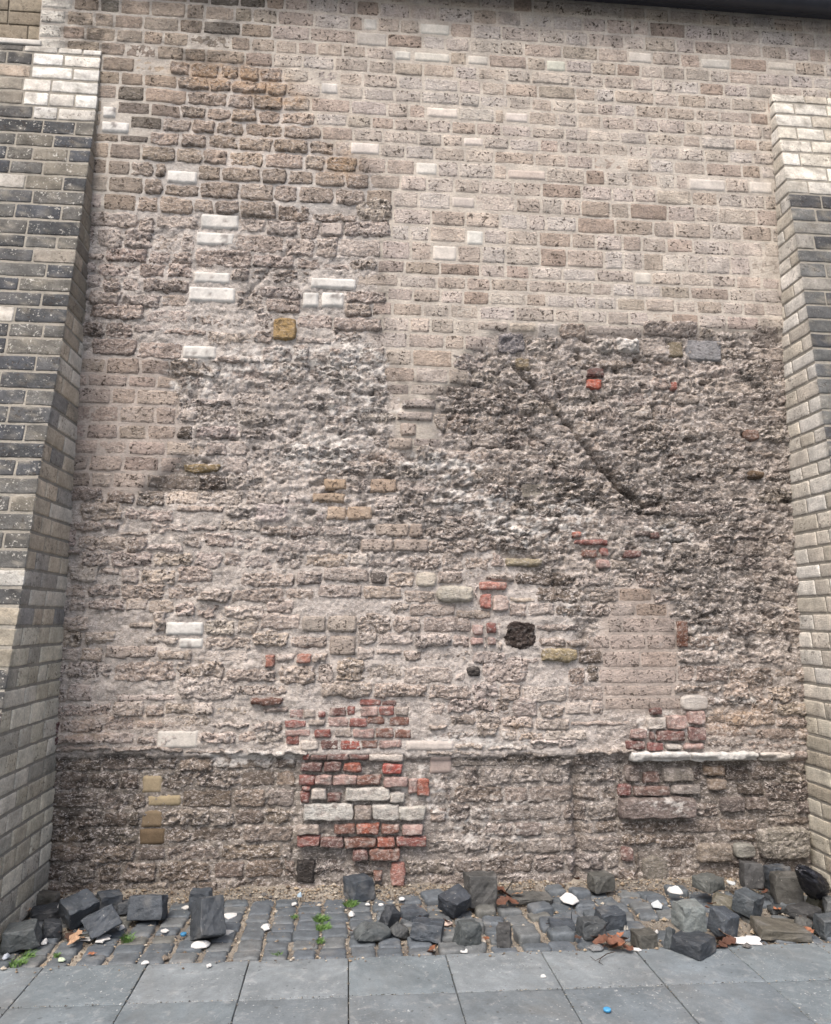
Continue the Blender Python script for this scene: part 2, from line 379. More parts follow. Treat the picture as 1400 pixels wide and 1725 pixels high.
LIME = [(540, 765, 70, 32, 1.0), (750, 778, 65, 16, 1.0), (440, 600, 130, 35, .7), (600, 600, 60, 40, .7), (420, 1280, 90, 16, 1.1), (600, 690, 130, 60, .5), (860, 900, 80, 50, .5), (1130, 1225, 60, 28, .9),
        (840, 1400, 140, 90, .5), (330, 650, 90, 40, .5), (970, 870, 90, 50, .55), (780, 830, 90, 40, .6), (1130, 905, 60, 40, .6), (1100, 680, 200, 60, .35), (220, 960, 140, 60, .35), (800, 1250, 160, 22, .6),
        (1250, 1180, 50, 12, .8), (1330, 1275, 30, 8, 1.0), (700, 1330, 60, 60, .5), (1120, 1345, 60, 20, .5), (1200, 1370, 120, 20, .4), (600, 1190, 80, 30, .4), (1200, 1080, 120, 40, .5), (950, 1030, 60, 60, .45)]
def blobs(L):
    G = np.zeros(GXX.shape)
    for (px, py, rx, ry, a) in L:
        x, z = WP(px, py); x2, _ = WP(px+rx, py); _, z2 = WP(px, py-ry)
        G += a*np.exp(-(((GXX-x)/(x2-x))**2+((GZZ-z)/(z2-z))**2))
    return np.clip(G, 0, 1.4)
SOOT_SHADE_G = blobs(SOOT_SHADE); LIME_G = blobs(LIME)
# rust / ochre tint areas of the stone
OCHRE_G = blobs([(380, 120, 80, 16, 1.3), (350, 138, 30, 12, 1.4), (450, 150, 45, 20, 1.2), (575, 275, 30, 24, 1.4), (420, 230, 120, 60, .3), (500, 172, 25, 12, .8), (570, 815, 60, 14, .3), (600, 862, 40, 12, .3),
               (200, 1215, 130, 16, .5), (140, 1240, 50, 10, .6), (1240, 1205, 60, 16, .7), (1230, 1230, 40, 12, .5), (865, 1225, 25, 10, .6), (640, 770, 40, 14, .4), (730, 20, 300, 20, .25), (120, 1420, 30, 20, .4)])

CRACKS = [([(862, 610), (905, 655), (950, 705), (985, 745)], .009, .066), ([(985, 745), (1020, 790), (1050, 825), (1090, 852), (1112, 850)], .018, .080), 
          ([(972, 1300), (975, 1350), (980, 1420), (978, 1480)], .030, .07), ([(400, 515), (455, 450), (490, 415)], .010, .02), ([(1095, 855), (1100, 910), (1112, 985)], .012, .02)]
CRACKS = [([WP(*p) for p in pl], w, d) for pl, w, d in CRACKS]
def crack(x, z):
    s = np.zeros(np.shape(x)); wx = x+.012*fbm(x*14, z*14, 3, 71); wz = z+.012*fbm(x*14, z*14, 3, 72)
    for pl, w, d in CRACKS:
        dm = np.full(np.shape(x), 9.0)
        for (a, b) in zip(pl[:-1], pl[1:]):
            ax, az = a; bx, bz = b; L2 = (bx-ax)**2+(bz-az)**2
            t = np.clip(((wx-ax)*(bx-ax)+(wz-az)*(bz-az))/L2, 0, 1)
            dm = np.minimum(dm, np.hypot(wx-ax-t*(bx-ax), wz-az-t*(bz-az)))
        s = np.maximum(s, d*np.exp(-(dm/w)**2))
    return s
def relief(x, z, E):
    """how far the eroded face stands out (m); flaky, bedded horizontally"""
    wx = x+.05*fbm(x*5, z*5, 2, 31); wz = z+.03*fbm(x*6, z*6, 2, 32)
    r1 = fbm(wx*5.5, wz*9, 3, 41); r2 = ridged(wx*14, wz*27, 4, 51, .62); r3 = fbm(x*38, z*52, 2, 61)
    hol = np.clip(fbm(wx*9, wz*14, 3, 81)-.28, 0, 1)
    E2 = np.clip(E, 0, 1)
    p1 = z*12.5+1.1*fbm(x*2.4, z*4, 3, 92)+.35*fbm(x*19, z*19, 2, 93); s1 = .5-(p1-np.floor(p1))
    p2 = z*27+1.2*fbm(x*4.5+3, z*7, 3, 94)+.4*fbm(x*26, z*26, 2, 95); s2 = .5-(p2-np.floor(p2))
    g = 1+.48*sst(.82, 1.0, E2)
    flk = g*np.clip(E2-.38, 0, 1)*(.030*s1*np.clip(.45+1.3*fbm(x*3, z*4, 3, 96), 0, 1)+.022*s2*np.clip(.5+1.3*fbm(x*4+7, z*5, 3, 97), 0, 1))
    r4 = ridged(wx*34+2, wz*56, 2, 91, .6)-.1
    return flk + (.0012+.011*E2)*r1 + (.0006+.017*g*E2**1.8)*(r2-.15) + (.0008+.004*E2)*r3 + .017*np.clip(E2-.15, 0, 1)*r4 - .08*g*g*np.clip(E2-.30, 0, 1)*hol
def tint(x, z, base, E):
    """base colour with slow tone changes, ochre, soot and lime stains, and painted shade"""
    n = len(x); c = np.broadcast_to(base, (n, 3))*(1+.20*fbm(x*7, z*9, 3, 101))[:, None]
    dk = np.clip(fbm(x*9+4, z*15, 4, 151, .6)*1.6-.25, 0, 1)*np.clip(E-.3, 0, .7)*1.1            # dark mineral bands in the decayed tuff
    c = c*(1-.38*dk)[:, None]
    wh = np.clip(fbm(x*15+9, z*28, 4, 161, .66)*2.4-.50, 0, 1)*np.clip(E-.25, 0, .8)
    c = c*(1-.62*wh)[:, None]+.62*wh[:, None]*C(222, 212, 205)
    o = np.clip(samp(OCHRE_G, x, z)*(.75+.9*fbm(x*12, z*16, 3, 111)), 0, 1)
    c = c*(1-o*.65)[:, None]+(o*.65)[:, None]*C(194, 156, 114)
    s = np.clip(samp(SOOT_SHADE_G, x, z)*1.5*(.55+1.4*fbm(x*8, z*14, 4, 121, .6)), 0, 1)
    c = c*(1-s*.70)[:, None]+(s*.70)[:, None]*C(58, 53, 50)
    l = sst(.30, .54, samp(LIME_G, x, z)*(.62+1.2*fbm(x*13, z*22, 4, 131, .62)))
    c = c*(1-l*.85)[:, None]+(l*.85)[:, None]*C(226, 222, 217)
    return c

def wstone(x0, x1, z0, z1, E, base, pit=1.0, prot=None, flat=False, joint=None, rr=None, kc=None, res=None, stain=True, off=None, warp=None, amp=1.0, back=None, dust=0.0):
    E = float(E)
    j = (.0022+.006*E-.004*max(0, min(1, (E-.7)*4))) if joint is None else joint
    w = x1-x0-2*j; h = z1-z0-2*j
    if w < .012 or h < .012: return None
    res = res or (.0125 if E < .3 else .0078)
    nu = int(np.clip(w/res, 4, 60)); nv = int(np.clip(h/res, 4, 40))
    u, v = np.meshgrid(np.linspace(-1, 1, nu+1), np.linspace(-1, 1, nv+1))
    u = np.sign(u)*(1-(1-np.abs(u))**1.12); v = np.sign(v)*(1-(1-np.abs(v))**1.12)
    k = (.10+.42*E) if kc is None else kc
    ue = u*np.sqrt(1-v*v/2); ve = v*np.sqrt(1-u*u/2)
    asp = np.clip(h/w, .2, 1)
    uu = u+(ue-u)*k*asp; vv = v+(ve-v)*k
    cx, cz = (x0+x1)/2, (z0+z1)/2
    x = cx+uu*w/2; z = cz+vv*h/2
    wa = (.0026+.024*E) if warp is None else warp
    X = (x+wa*fbm(x*13, z*13, 3, 211)).ravel(); Z = (z+wa*.8*fbm(x*13, z*13, 3, 212)).ravel()
    rr = (.005+.026*E-.012*max(0, min(1, (E-.75)*4))) if rr is None else rr
    d = np.minimum((1-np.abs(u))*w/2, (1-np.abs(v))*h/2).ravel()
    t = np.clip(d/rr, 0, 1); prof = np.sqrt(np.clip(1-(1-t)**2, 0, 1))
    if prot is None: prot = .0014+.011*E-.009*max(0, min(1, (E-.7)*4))+random.gauss(0, .0006+.008*E)
    o = (samp(OFF_G, X, Z) if not flat else np.full(X.shape, float(samp(OFF_G, np.array([cx]), np.array([cz]))[0]))) if off is None else np.full(X.shape, off)
    Ev = np.full(X.shape, E)
    bk = (.006 if E < .35 else .012) if back is None else back
    Y = o+bk*(1-prof)-prot*prof-relief(X, Z, Ev)*amp*(.25+.75*prof)
    if not flat: Y = Y+crack(X, Z)
    V = np.stack((X, Y, Z), 1)
    a = np.arange((nu+1)*(nv+1)).reshape(nv+1, nu+1)
    Fq = np.stack((a[:-1, :-1], a[:-1, 1:], a[1:, 1:], a[1:, :-1]), -1).reshape(-1, 4)
    c3 = tint(X, Z, base, Ev) if stain else np.broadcast_to(base, (len(X), 3))*(1+.16*fbm(X*11, Z*11, 3, 141))[:, None]
    if dust:
        q = (sst(-.05, .6, fbm(X*17, Z*24, 4, 142, .6))*dust)[:, None]; c3 = c3*(1-q)+q*C(188, 176, 168)
        q = (sst(.15, .7, fbm(X*14+5, Z*18, 3, 143))*.6)[:, None]; c3 = c3*(1-q)+q*C(84, 68, 64)
    return V, Fq, np.concatenate((c3, np.full((len(X), 1), pit)), 1)

wall = empty('stone_wall', (0.66, 0.0, 0.0)); WORLD_LOC[wall.name] = np.array((0.66, 0, 0))
tag(wall, 'tall patched wall of beige tuff blocks, eroded stone and red brick between two buttresses', 'wall')

# --- mortar face behind the stones
XW0 = WP(66, 40)[0]; XW1 = 4.0; ZW1 = 6.46
ms = .0125
mx = np.arange(XW0+.004, XW1, ms); mz = np.arange(-.05, ZW1, ms)
MX, MZ = np.meshgrid(mx, mz); x = MX.ravel(); z = MZ.ravel()
Em = samp(E_G, x, z)
fill = fbm(x*2.2, z*3.0, 3, 305)+.5*fbm(x*9, z*12, 2, 306)          # joints pointed flush here, washed out there
y = samp(OFF_G, x, z)+.0012+np.clip(Em-.25, 0, 1)*(.006-.013*fill)-relief(x, z, Em*(.55+.45*sst(.7, .95, Em)))*.95-.006*Em*fbm(x*30, z*30, 3, 301)-.0012*fbm(x*22, z*22, 3, 302)+crack(x, z)
a = np.arange(len(x)).reshape(MX.shape)
Fm = np.stack((a[:-1, :-1], a[:-1, 1:], a[1:, 1:], a[1:, :-1]), -1).reshape(-1, 4)
mc = samp(MC_G, x, z)
hv = np.clip(Em-.55, 0, .45)/.45
base_m = mc*(1-.12*hv)[:, None]
c3 = tint(x, z, base_m, Em)
make('mortar', np.stack((x, y, z), 1), Fm, M_MORTAR, wall, c3, np.clip(Em-.3, 0, .7)*1.2)
# solid body of the wall behind the face
V, F = rbox((XW1-XW0)/2, .15, (ZW1+.05)/2, .01, (1, 1, 1))
make('wall_core', V+np.array(((XW0+XW1)/2, .34, (ZW1-.05)/2)), F, M_MORTAR, wall, np.append(C(150, 140, 130), 0))

# --- singled-out stones (photo pixel boxes)
SPEC = []                                     # (x0,x1,z0,z1) blocked for coursing
def px_box(b):
    x0, z1 = WP(b[0], b[1]); x1, z0 = WP(b[2], b[3]); xa, _ = WP(b[0], b[3]); xb, _ = WP(b[2], b[1])
    return (x0+xa)/2, (x1+xb)/2, z0, z1
def special(name, b, tone, mat, E=.15, pit=0.0, prot=.010, joint=.002, label=None, flat=False, block=True, **kw):
    x0, x1, z0, z1 = px_box(b)
    if block: SPEC.append((x0, x1, z0, z1))
    r = wstone(x0, x1, z0, z1, E, C(*tone), pit, prot, flat, joint, **kw)
    if r is None: return
    o = make(name, r[0], r[1], mat, wall, r[2], .40 if mat is M_BRICK else (0. if mat is M_PALE else (.12 if sum(tone) < 260 else min(1, E*.9))))
    if label: o['label'] = label
    return o
WHITE = (218, 216, 211)
for b in [(337, 357, 402, 386), (329, 387, 394, 414), (325, 454, 388, 478), (316, 479, 396, 509), (522, 464, 601, 487), (509, 489, 537, 517), (541, 489, 580, 517), (306, 579, 364, 605),
          (277, 1046, 342, 1071), (299, 1074, 342, 1094), (280, 284, 332, 310), (172, 178, 196, 200), (170, 203, 218, 226)]:
    special('pale_block', b, tuple(np.array(WHITE)-random.randint(0, 8)), M_PALE, .04, prot=.011, dust=.12, stain=False, rr=.0025, kc=.015, warp=.0022, amp=.9)
for b, t in [((262, 1230, 333, 1262), (205, 200, 192)), ((684, 1248, 766, 1266), (198, 188, 180)), ((725, 1275, 764, 1306), (172, 156, 149)),
             ((235, 1308, 271, 1340), (158, 142, 112)), ((245, 1342, 302, 1362), (166, 150, 116)), ((234, 1367, 272, 1398), (138, 119, 92)), ((230, 1400, 275, 1428), (112, 94, 70))]:
    special('pale_block', b, t, M_PALE, .05, prot=.008, stain=False, rr=.005, kc=.03, warp=.002, amp=.6)
for b, t in [((707, 38, 758, 61), (208, 204, 194)), ((664, 84, 693, 103), (205, 202, 194)), ((697, 86, 758, 107), (206, 202, 192)), ((787, 92, 823, 111), (208, 202, 192)), ((718, 179, 772, 201), (214, 204, 194)),
             ((700, 272, 737, 296), (216, 212, 204)), ((785, 387, 815, 414), (216, 214, 206)), ((728, 412, 770, 441), (208, 201, 192)), ((1058, 86, 1099, 108), (210, 202, 192)), ((920, 100, 953, 122), (204, 206, 192)),
             ((600, 52, 652, 80), (186, 180, 172)), ((850, 188, 890, 208), (208, 198, 190)), ((1180, 97, 1230, 118), (198, 193, 184)), ((1293, 102, 1340, 121), (200, 192, 180)), ((1068, 457, 1098, 480), (212, 206, 196)),
             ((1160, 299, 1222, 324), (204, 196, 188)), ((612, 30, 636, 52), (206, 202, 194)), ((1262, 304, 1302, 328), (206, 198, 188)), ((780, 230, 815, 248), (212, 202, 194)), ((760, 330, 800, 352), (200, 190, 182)),
             ((540, 138, 570, 160), (205, 200, 194)), ((590, 238, 640, 262), (206, 198, 191)), ((855, 284, 920, 305), (198, 184, 174))]:
    special('pale_block', b, t, M_PALE, .07, prot=.005, stain=False, rr=.005, kc=.06, warp=.0015)
OD = 'field_stone'
special(OD, (459, 534, 499, 573), (182, 150, 92), M_TUFF, .3, .5, .03, label='ochre yellow squared stone in the upper wall')
special(OD, (1155, 568, 1220, 608), (150, 150, 153), M_TUFF, .08, .4, .02, label='smooth blue grey block at the top of the eroded zone', stain=False, off=.04)
special(OD, (1128, 572, 1155, 602), (140, 128, 105), M_TUFF, .25, .4, .02)
special(OD, (1040, 566, 1080, 597), (226, 222, 217), M_TUFF, .95, 0, .045, kc=.8, rr=.05)
special(OD, (1006, 568, 1036, 594), (190, 182, 174), M_TUFF, .9, .6, .03, kc=.8)
special(OD, (838, 558, 886, 596), (132, 128, 132), M_TUFF, .7, .3, .02, kc=.6)
special(OD, (870, 600, 896, 624), (150, 134, 104), M_TUFF, .5, .3, .03, kc=.7)
special(OD, (1262, 790, 1290, 808), (112, 90, 66), M_TUFF, .25, 0, .05, kc=.9, rr=.03)
special(OD, (1256, 722, 1284, 742), (142, 108, 92), M_TUFF, .4, 0, .03, kc=.8)
special(OD, (306, 778, 372, 797), (150, 128, 84), M_TUFF, .5, .3, .016, kc=.7, label='thin olive brown stone lying flat in the left of the wall')
special(OD, (848, 1046, 906, 1094), (66, 55, 51), M_TUFF, .8, .3, .004, kc=.9, label='dark brown rounded lump of basalt lava set in the wall')
special(OD, (735, 985, 800, 1016), (186, 180, 166), M_TUFF, .3, .3, .05, kc=.8, rr=.035, label='pale grey rounded stone beside the small red bricks')
special(OD, (700, 962, 736, 990), (206, 196, 180), M_TUFF, .25, .2, .02, kc=.7)
special(OD, (880, 812, 935, 838), (176, 168, 154), M_TUFF, .2, .2, .0, kc=.5)
special(OD, (850, 938, 915, 955), (168, 156, 128), M_TUFF, .5, .2, .03, kc=.6)
special(OD, (912, 1092, 975, 1116), (166, 150, 112), M_TUFF, .6, .2, .03, kc=.6)
special(OD, (785, 1122, 812, 1142), (64, 60, 58), M_TUFF, .5, .0, .02, kc=.7)
special(OD, (420, 1174, 475, 1190), (120, 86, 74), M_TUFF, .55, .2, .04, kc=.6)
special(OD, (622, 960, 652, 985), (108, 100, 95), M_TUFF, .4, .3, .02, kc=.9)
special(OD, (1240, 1423, 1277, 1449), (150, 150, 142), M_TUFF, .35, .2, .05, kc=.7, label='light grey rounded stone above the heap of setts')
special(OD, (1085, 1445, 1130, 1490), (128, 122, 112), M_TUFF, .35, .2, .03, kc=.9)
for b, t in [((623, 804, 669, 831), (196, 172, 150)), ((545, 804, 585, 826), (186, 162, 136)), ((524, 828, 582, 848), (178, 156, 132)), ((550, 851, 584, 877), (190, 168, 146)), ((584, 851, 628, 877), (192, 170, 148)),
             ((632, 880, 690, 905), (186, 170, 156)), ((690, 880, 714, 905), (190, 172, 158)), ((608, 906, 663, 930), (192, 176, 164)), ((663, 906, 723, 930), (192, 176, 164)), ((540, 372, 578, 398), (205, 192, 184)),
             ((676, 672, 700, 690), (188, 176, 168)), ((694, 670, 735, 690), (188, 176, 168)), ((668, 692, 730, 711), (190, 177, 168)), ((674, 712, 702, 736), (188, 172, 160)), ((655, 736, 696, 758), (186, 172, 160)),
             ((508, 1036, 550, 1066), (184, 172, 160)), ((552, 1036, 602, 1066), (184, 172, 160)), ((555, 1070, 600, 1105), (178, 164, 152)),
             ((1045, 990, 1100, 1013), (176, 156, 140)), ((1030, 1016, 1072, 1038), (190, 176, 166)), ((1074, 1016, 1126, 1038), (178, 158, 142)), ((1026, 1041, 1050, 1066), (182, 168, 158)), ((1051, 1041, 1097, 1066), (184, 168, 158)),
             ((1098, 1041, 1140, 1066), (186, 170, 160)), ((1030, 1069, 1090, 1095), (186, 170, 160)), ((1092, 1069, 1142, 1095), (182, 166, 156)), ((1018, 1098, 1080, 1125), (184, 168, 158)), ((1082, 1098, 1144, 1125), (184, 166, 154)),
             ((1012, 1128, 1142, 1152), (186, 170, 160)), ((1020, 1155, 1134, 1173), (182, 166, 155)), ((1022, 1176, 1150, 1196), (184, 168, 157))]:
    special('tuff_block', b, t, M_TUFF, .14, .9, .0035 if b[0] > 1000 else .020, joint=.0015, **(dict(rr=.004, back=.002, warp=.004) if b[0] > 1000 else {}))
special('mortar_patch', (1148, 1170, 1196, 1199), (188, 182, 176), M_MORTAR, .1, 0, .03, kc=.9)
# --- red bricks: the walled-up opening (boxes measured in an enlarged crop) and strays
RED, DRED, ORG, PNK, BRN, GRY, WHT = (146, 86, 78), (114, 80, 75), (166, 94, 74), (176, 144, 136), (134, 92, 78), (160, 148, 138), (196, 187, 178)
rb = [(690, 160, 825, 205, RED), (840, 165, 940, 205, DRED), (200, 230, 288, 290, PNK), (292, 230, 380, 290, GRY), (400, 245, 440, 285, RED), (470, 215, 590, 275, DRED), (600, 205, 650, 270, RED), (690, 210, 815, 275, PNK),
      (825, 207, 920, 270, RED), (935, 215, 1025, 275, GRY), (165, 305, 300, 358, RED), (325, 300, 440, 342, GRY), (465, 285, 600, 350, PNK), (612, 290, 735, 350, RED), (738, 275, 850, 335, BRN), (895, 280, 1025, 345, BRN),
      (165, 370, 340, 420, PNK), (172, 422, 260, 475, RED), (372, 370, 480, 425, RED), (518, 360, 630, 425, GRY), (640, 365, 780, 430, PNK), (793, 360, 915, 425, BRN), (930, 370, 1040, 430, BRN), (270, 450, 390, 510, WHT),
      (415, 445, 540, 508, DRED), (556, 445, 685, 512, (164, 74, 60)), (700, 445, 810, 500, BRN), (825, 445, 975, 497, PNK), (285, 540, 330, 580, RED), (350, 545, 453, 582, DRED), (457, 540, 610, 582, DRED), (620, 545, 745, 580, DRED),
      (750, 545, 985, 590, WHT), (278, 605, 415, 662, DRED), (435, 595, 550, 660, DRED), (575, 605, 690, 662, ORG), (847, 612, 978, 678, (176, 78, 66)), (268, 690, 370, 755, RED), (375, 690, 490, 755, PNK), (500, 690, 660, 755, PNK),
      (665, 690, 830, 755, BRN), (860, 705, 1015, 770, PNK), (1028, 715, 1085, 815, PNK), (1088, 718, 1168, 830, ORG), (285, 765, 335, 795, RED), (270, 805, 328, 880, RED), (345, 785, 450, 855, WHT), (465, 815, 550, 870, DRED),
      (590, 780, 890, 865, (196, 192, 184)), (893, 812, 990, 880, (196, 192, 184)), (295, 892, 635, 1000, (196, 195, 189)), (650, 905, 765, 1000, GRY), (772, 897, 960, 1000, (190, 188, 182)), (962, 912, 1140, 1000, (188, 186, 178)),
      (245, 1040, 400, 1095, GRY), (505, 1030, 650, 1095, BRN), (665, 1030, 815, 1095, (166, 88, 62)), (840, 1035, 955, 1090, BRN), (985, 1035, 1125, 1095, PNK), (250, 1110, 405, 1180, RED), (415, 1125, 565, 1190, DRED),
      (580, 1125, 790, 1190, BRN), (805, 1120, 930, 1185, ORG), (945, 1115, 1145, 1180, RED), (640, 1210, 740, 1280, DRED), (760, 1200, 960, 1280, BRN), (905, 1300, 995, 1460, (168, 112, 100)), (785, 1355, 838, 1422, BRN)]
for (a0, b0, a1, b1, t) in rb:
    s = 340/1400.0
    lower = b0 > 1020
    special('red_brick' if t not in (WHT, GRY) and t[0]-t[2] > 20 else 'field_stone', (438.6+a0*s, 1138.8+b0*s, 441.4+a1*s, 1141.2+b1*s), t, M_BRICK, .32, .3, random.uniform(.012, .028)+(.015 if lower else 0), joint=.0005, stain=False, off=.032, kc=.22, rr=.007, warp=.010, res=.009, back=.004, dust=.6)
SPEC.append(px_box((498, 1178, 722, 1432)))
for b, t in [((808, 979, 855, 995), (190, 128, 112)), ((808, 1000, 829, 1026), (182, 112, 98)), ((830, 1002, 858, 1030), (196, 174, 164)), ((796, 1052, 815, 1070), PNK), ((820, 1048, 838, 1068), RED), ((792, 1073, 815, 1087), PNK),
             ((822, 1073, 838, 1087), PNK), ((445, 1103, 463, 1125), (168, 110, 92)), ((500, 1101, 525, 1118), (176, 116, 96)), ((989, 636, 1017, 655), (190, 90, 62)), ((989, 618, 1020, 634), DRED), ((1142, 1045, 1162, 1092), (112, 72, 54)),
             ((962, 894, 982, 905), (190, 108, 86)), ((968, 907, 1026, 919), (140, 84, 76)), ((1012, 922, 1027, 938), RED), ((980, 924, 1008, 940), BRN), ((1006, 942, 1030, 958), PNK), ((1053, 926, 1082, 940), DRED), ((1070, 893, 1100, 904), (96, 84, 80)),
             ((1098, 895, 1113, 908), DRED), ((1130, 642, 1142, 656), (160, 92, 78)), ((90, 1217, 98, 1236), (96, 62, 58)), ((88, 1240, 96, 1256), (92, 58, 56))]:
    special('red_brick', b, t, M_BRICK, .35, .3, .03, joint=.0005, stain=False, kc=.3, rr=.010, warp=.010, res=.008, dust=.45)
for b, t in [((1095, 1192, 1117, 1206), DRED), ((1090, 1207, 1122, 1230), WHT), ((1122, 1205, 1160, 1230), PNK), ((1160, 1196, 1190, 1222), PNK), ((1062, 1228, 1092, 1246), PNK), ((1094, 1230, 1104, 1248), DRED), ((1106, 1230, 1156, 1250), (120, 82, 76)),
             ((1160, 1224, 1190, 1250), (130, 96, 92)), ((1055, 1247, 1088, 1264), (112, 72, 68)), ((1090, 1250, 1120, 1266), (146, 92, 88)), ((1122, 1252, 1150, 1264), WHT), ((1154, 1252, 1188, 1264), PNK),
             ((1046, 1322, 1068, 1344), (132, 74, 70)), ((1070, 1326, 1133, 1343), (124, 98, 90)), ((1136, 1324, 1185, 1341), (150, 142, 136)), ((1056, 1290, 1084, 1320), (110, 98, 92)), ((1088, 1302, 1116, 1322), (122, 96, 88)),
             ((1120, 1294, 1174, 1320), (150, 142, 132)), ((1190, 1292, 1226, 1310), (150, 128, 106)), ((1196, 1313, 1230, 1334), (146, 130, 114)), ((1050, 1430, 1072, 1455), (124, 92, 86)), ((1262, 1345, 1300, 1368), (112, 100, 92))]:
    special('red_brick' if t[0]-t[2] > 15 else 'field_stone', b, t, M_BRICK, .36, .4, .035, joint=.001, stain=False, kc=.25, rr=.010, warp=.010, res=.009, dust=.6)
special('field_stone', (1046, 1344, 1174, 1381), (134, 120, 115), M_TUFF, .35, .4, .085, joint=.002, kc=.25, rr=.02, label='long purplish grey lintel stone jutting out low on the right')
special('field_stone', (1218, 1345, 1262, 1372), (120, 110, 106), M_TUFF, .4, .4, .04)
special('field_stone', (1180, 1424, 1238, 1456), (150, 138, 124), M_TUFF, .5, .5, .05, label='squared pale stone low in the wall above the setts')
special('field_stone', (1282, 1395, 1368, 1450), (150, 144, 132), M_TUFF, .6, .5, .075, kc=.5, label='large pale boulder at the foot of the right buttress')
special('field_stone', (498, 1452, 530, 1492), (60, 57, 57), M_TUFF, .3, .3, .02, label='soot blackened stone at the foot of the wall')
# ledges: long thin stones that stand out
for b, t, pr, nm in [((1062, 1266, 1160, 1283), (208, 207, 203), .11, 'long whitewashed ledge stone above the lower right wall'), ((1161, 1267, 1273, 1282), (205, 204, 200), .105, None), ((1285, 1268, 1330, 1284), (196, 190, 182), .08, None)]:
    special('ledge_stone', b, t, M_MORTAR, .42, 0, pr-.035, joint=.0, rr=.006, kc=.05, warp=.012, label=nm, stain=False, back=.05)
x_ = 92
while x_ < 1050:
    L = random.randint(55, 120)
    if 498 < x_+L/2 < 700: x_ += L; continue
    yy = 1277-0.004*(x_-90)+random.uniform(-9, 6)
    if random.random() < .2: x_ += L; continue
    tn = (172, 158, 147) if x_ < 330 else ((196, 190, 184) if x_ < 500 else (176, 164, 154))
    special('ledge_stone', (x_, yy-random.randint(10, 15), x_+L-2, yy), tn, M_TUFF, .75, .6, random.uniform(.005, .035), joint=.0, rr=.03, kc=.5, back=.06, warp=.03)
    x_ += L

# --- coursing
zt = [WP(740, p)[1] for p in (10, 36, 61, 85, 108, 131, 155, 177, 202, 224, 247, 271, 298, 324, 353, 381, 408, 441, 464, 487, 511, 536, 562, 589, 619, 647)]
zb = [WP(200, p)[1] for p in (652, 681, 713, 740, 766, 794, 822, 850, 875, 897, 925, 954, 983, 1010, 1036, 1067, 1092, 1117, 1151, 1184, 1210, 1235, 1258, 1277, 1302, 1334, 1367, 1399, 1426, 1457, 1490, 1522)]
zs = [zt[0]+.115*3, zt[0]+.115*2, zt[0]+.115] + zt + [q for q in zb if q < zt[-1]-.07]
zs = sorted(set(zs)); zs = [q for q in zs if q < ZW1]
stones = []
for ci in range(len(zs)-1):
    z0, z1 = zs[ci], zs[ci+1]; H = z1-z0
    if H < .03: continue
    blocked = sorted([(s[0], s[1]) for s in SPEC if min(s[3], z1)-max(s[2], z0) > .45*H])
    free = []; cur = XW0+.002
    for b0, b1 in blocked:
        if b0 > cur+.02: free.append((cur, b0))
        cur = max(cur, b1)
    if cur < XW1: free.append((cur, XW1))
    for f0, f1 in free:
        xx = f0
        while xx < f1-.015:
            zi = zone_at(min(xx+.08, f1), (z0+z1)/2); zn = ZONES[zi]
            L = random.choice([random.uniform(.13, .19), random.uniform(.16, .25), random.uniform(.18, .30)]) if zn[2] < .6 else random.choice([random.uniform(.11, .2), random.uniform(.17, .34), random.uniform(.2, .42)])
            if f1-(xx+L) < .07: L = f1-xx if f1-xx < .36 else (f1-xx)/2
            x0, x1 = xx, xx+L; xx += L
            if -2.6 < (x0+x1)/2 < XL-.14 and (z0+z1)/2 < 5.45: continue      # inside the buttress
            if (x0+x1)/2 > XR+.14 and (z0+z1)/2 < 5.5: continue
            zi = zone_at((x0+x1)/2, (z0+z1)/2); zn = ZONES[zi]; E = zn[2]*(random.uniform(.85, 1.15) if zn[2] < .6 else random.choice([random.uniform(.55, .8), random.uniform(.85, 1.0), random.uniform(.9, 1.15)]))
            a0, a1 = z0, z1
            if E < .35: a0 += random.uniform(-.003, .003); a1 += random.uniform(-.003, .003)
            elif E > .6: a0 += random.uniform(-.012, .010); a1 += random.uniform(-.010, .012)
            if zn[2] > .6 and not zn[0].startswith('base'):
                dz = .034*float(fbm(np.array([(x0+x1)*.9]), np.array([z0*1.8]), 2, 221)[0]); a0 += dz; a1 += dz
                q = random.random()
                if q < .05: continue
                if q < .16: a0, a1 = (a0, a0+H*random.uniform(.45, .6)) if random.random() < .5 else (a1-H*random.uniform(.45, .6), a1)
                elif q < .24: a1 += H*random.uniform(.15, .4)
            for s in SPEC:                                             # leave room for the singled-out stones
                if min(s[1], x1)-max(s[0], x0) > .015 and min(s[3], a1)-max(s[2], a0) > 0:
                    if s[3] >= a1-1e-4 or (s[3]+s[2])/2 > (a0+a1)/2: a1 = min(a1, s[2])
                    else: a0 = max(a0, s[3])
            if a1-a0 < .03: continue
            zt_ = ZONES[zone_at((x0+x1)/2+random.gauss(0, .10), (z0+z1)/2+random.gauss(0, .07))]
            if zt_[0].startswith('base') != zn[0].startswith('base'): zt_ = zn
            tone = np.array(random.choice(zt_[4]), float)
            tone = tone*random.uniform(.95, 1.05)+np.array([random.gauss(0, 1.2), 0, random.gauss(0, 1.5)])
            if zn[0] == 'smooth' and random.random() < .04: tone = np.array((176, 157, 142))*random.uniform(.94, 1.05)
            if zn[0] == 'smooth' and random.random() < .10: tone = np.array((203, 194, 186))*random.uniform(.97, 1.03)
            tone = np.clip(tone, 20, 235)
            if XW0-.01 < x0 < XW0+.02 and a0 > 5.5: tone = np.array((222, 218, 208)); L = .1
            stones.append((x0, x1, a0, a1, E, C(*tone), zn[0]))
stones.sort(key=lambda s: -(s[1]-s[0])*(s[3]-s[2]))
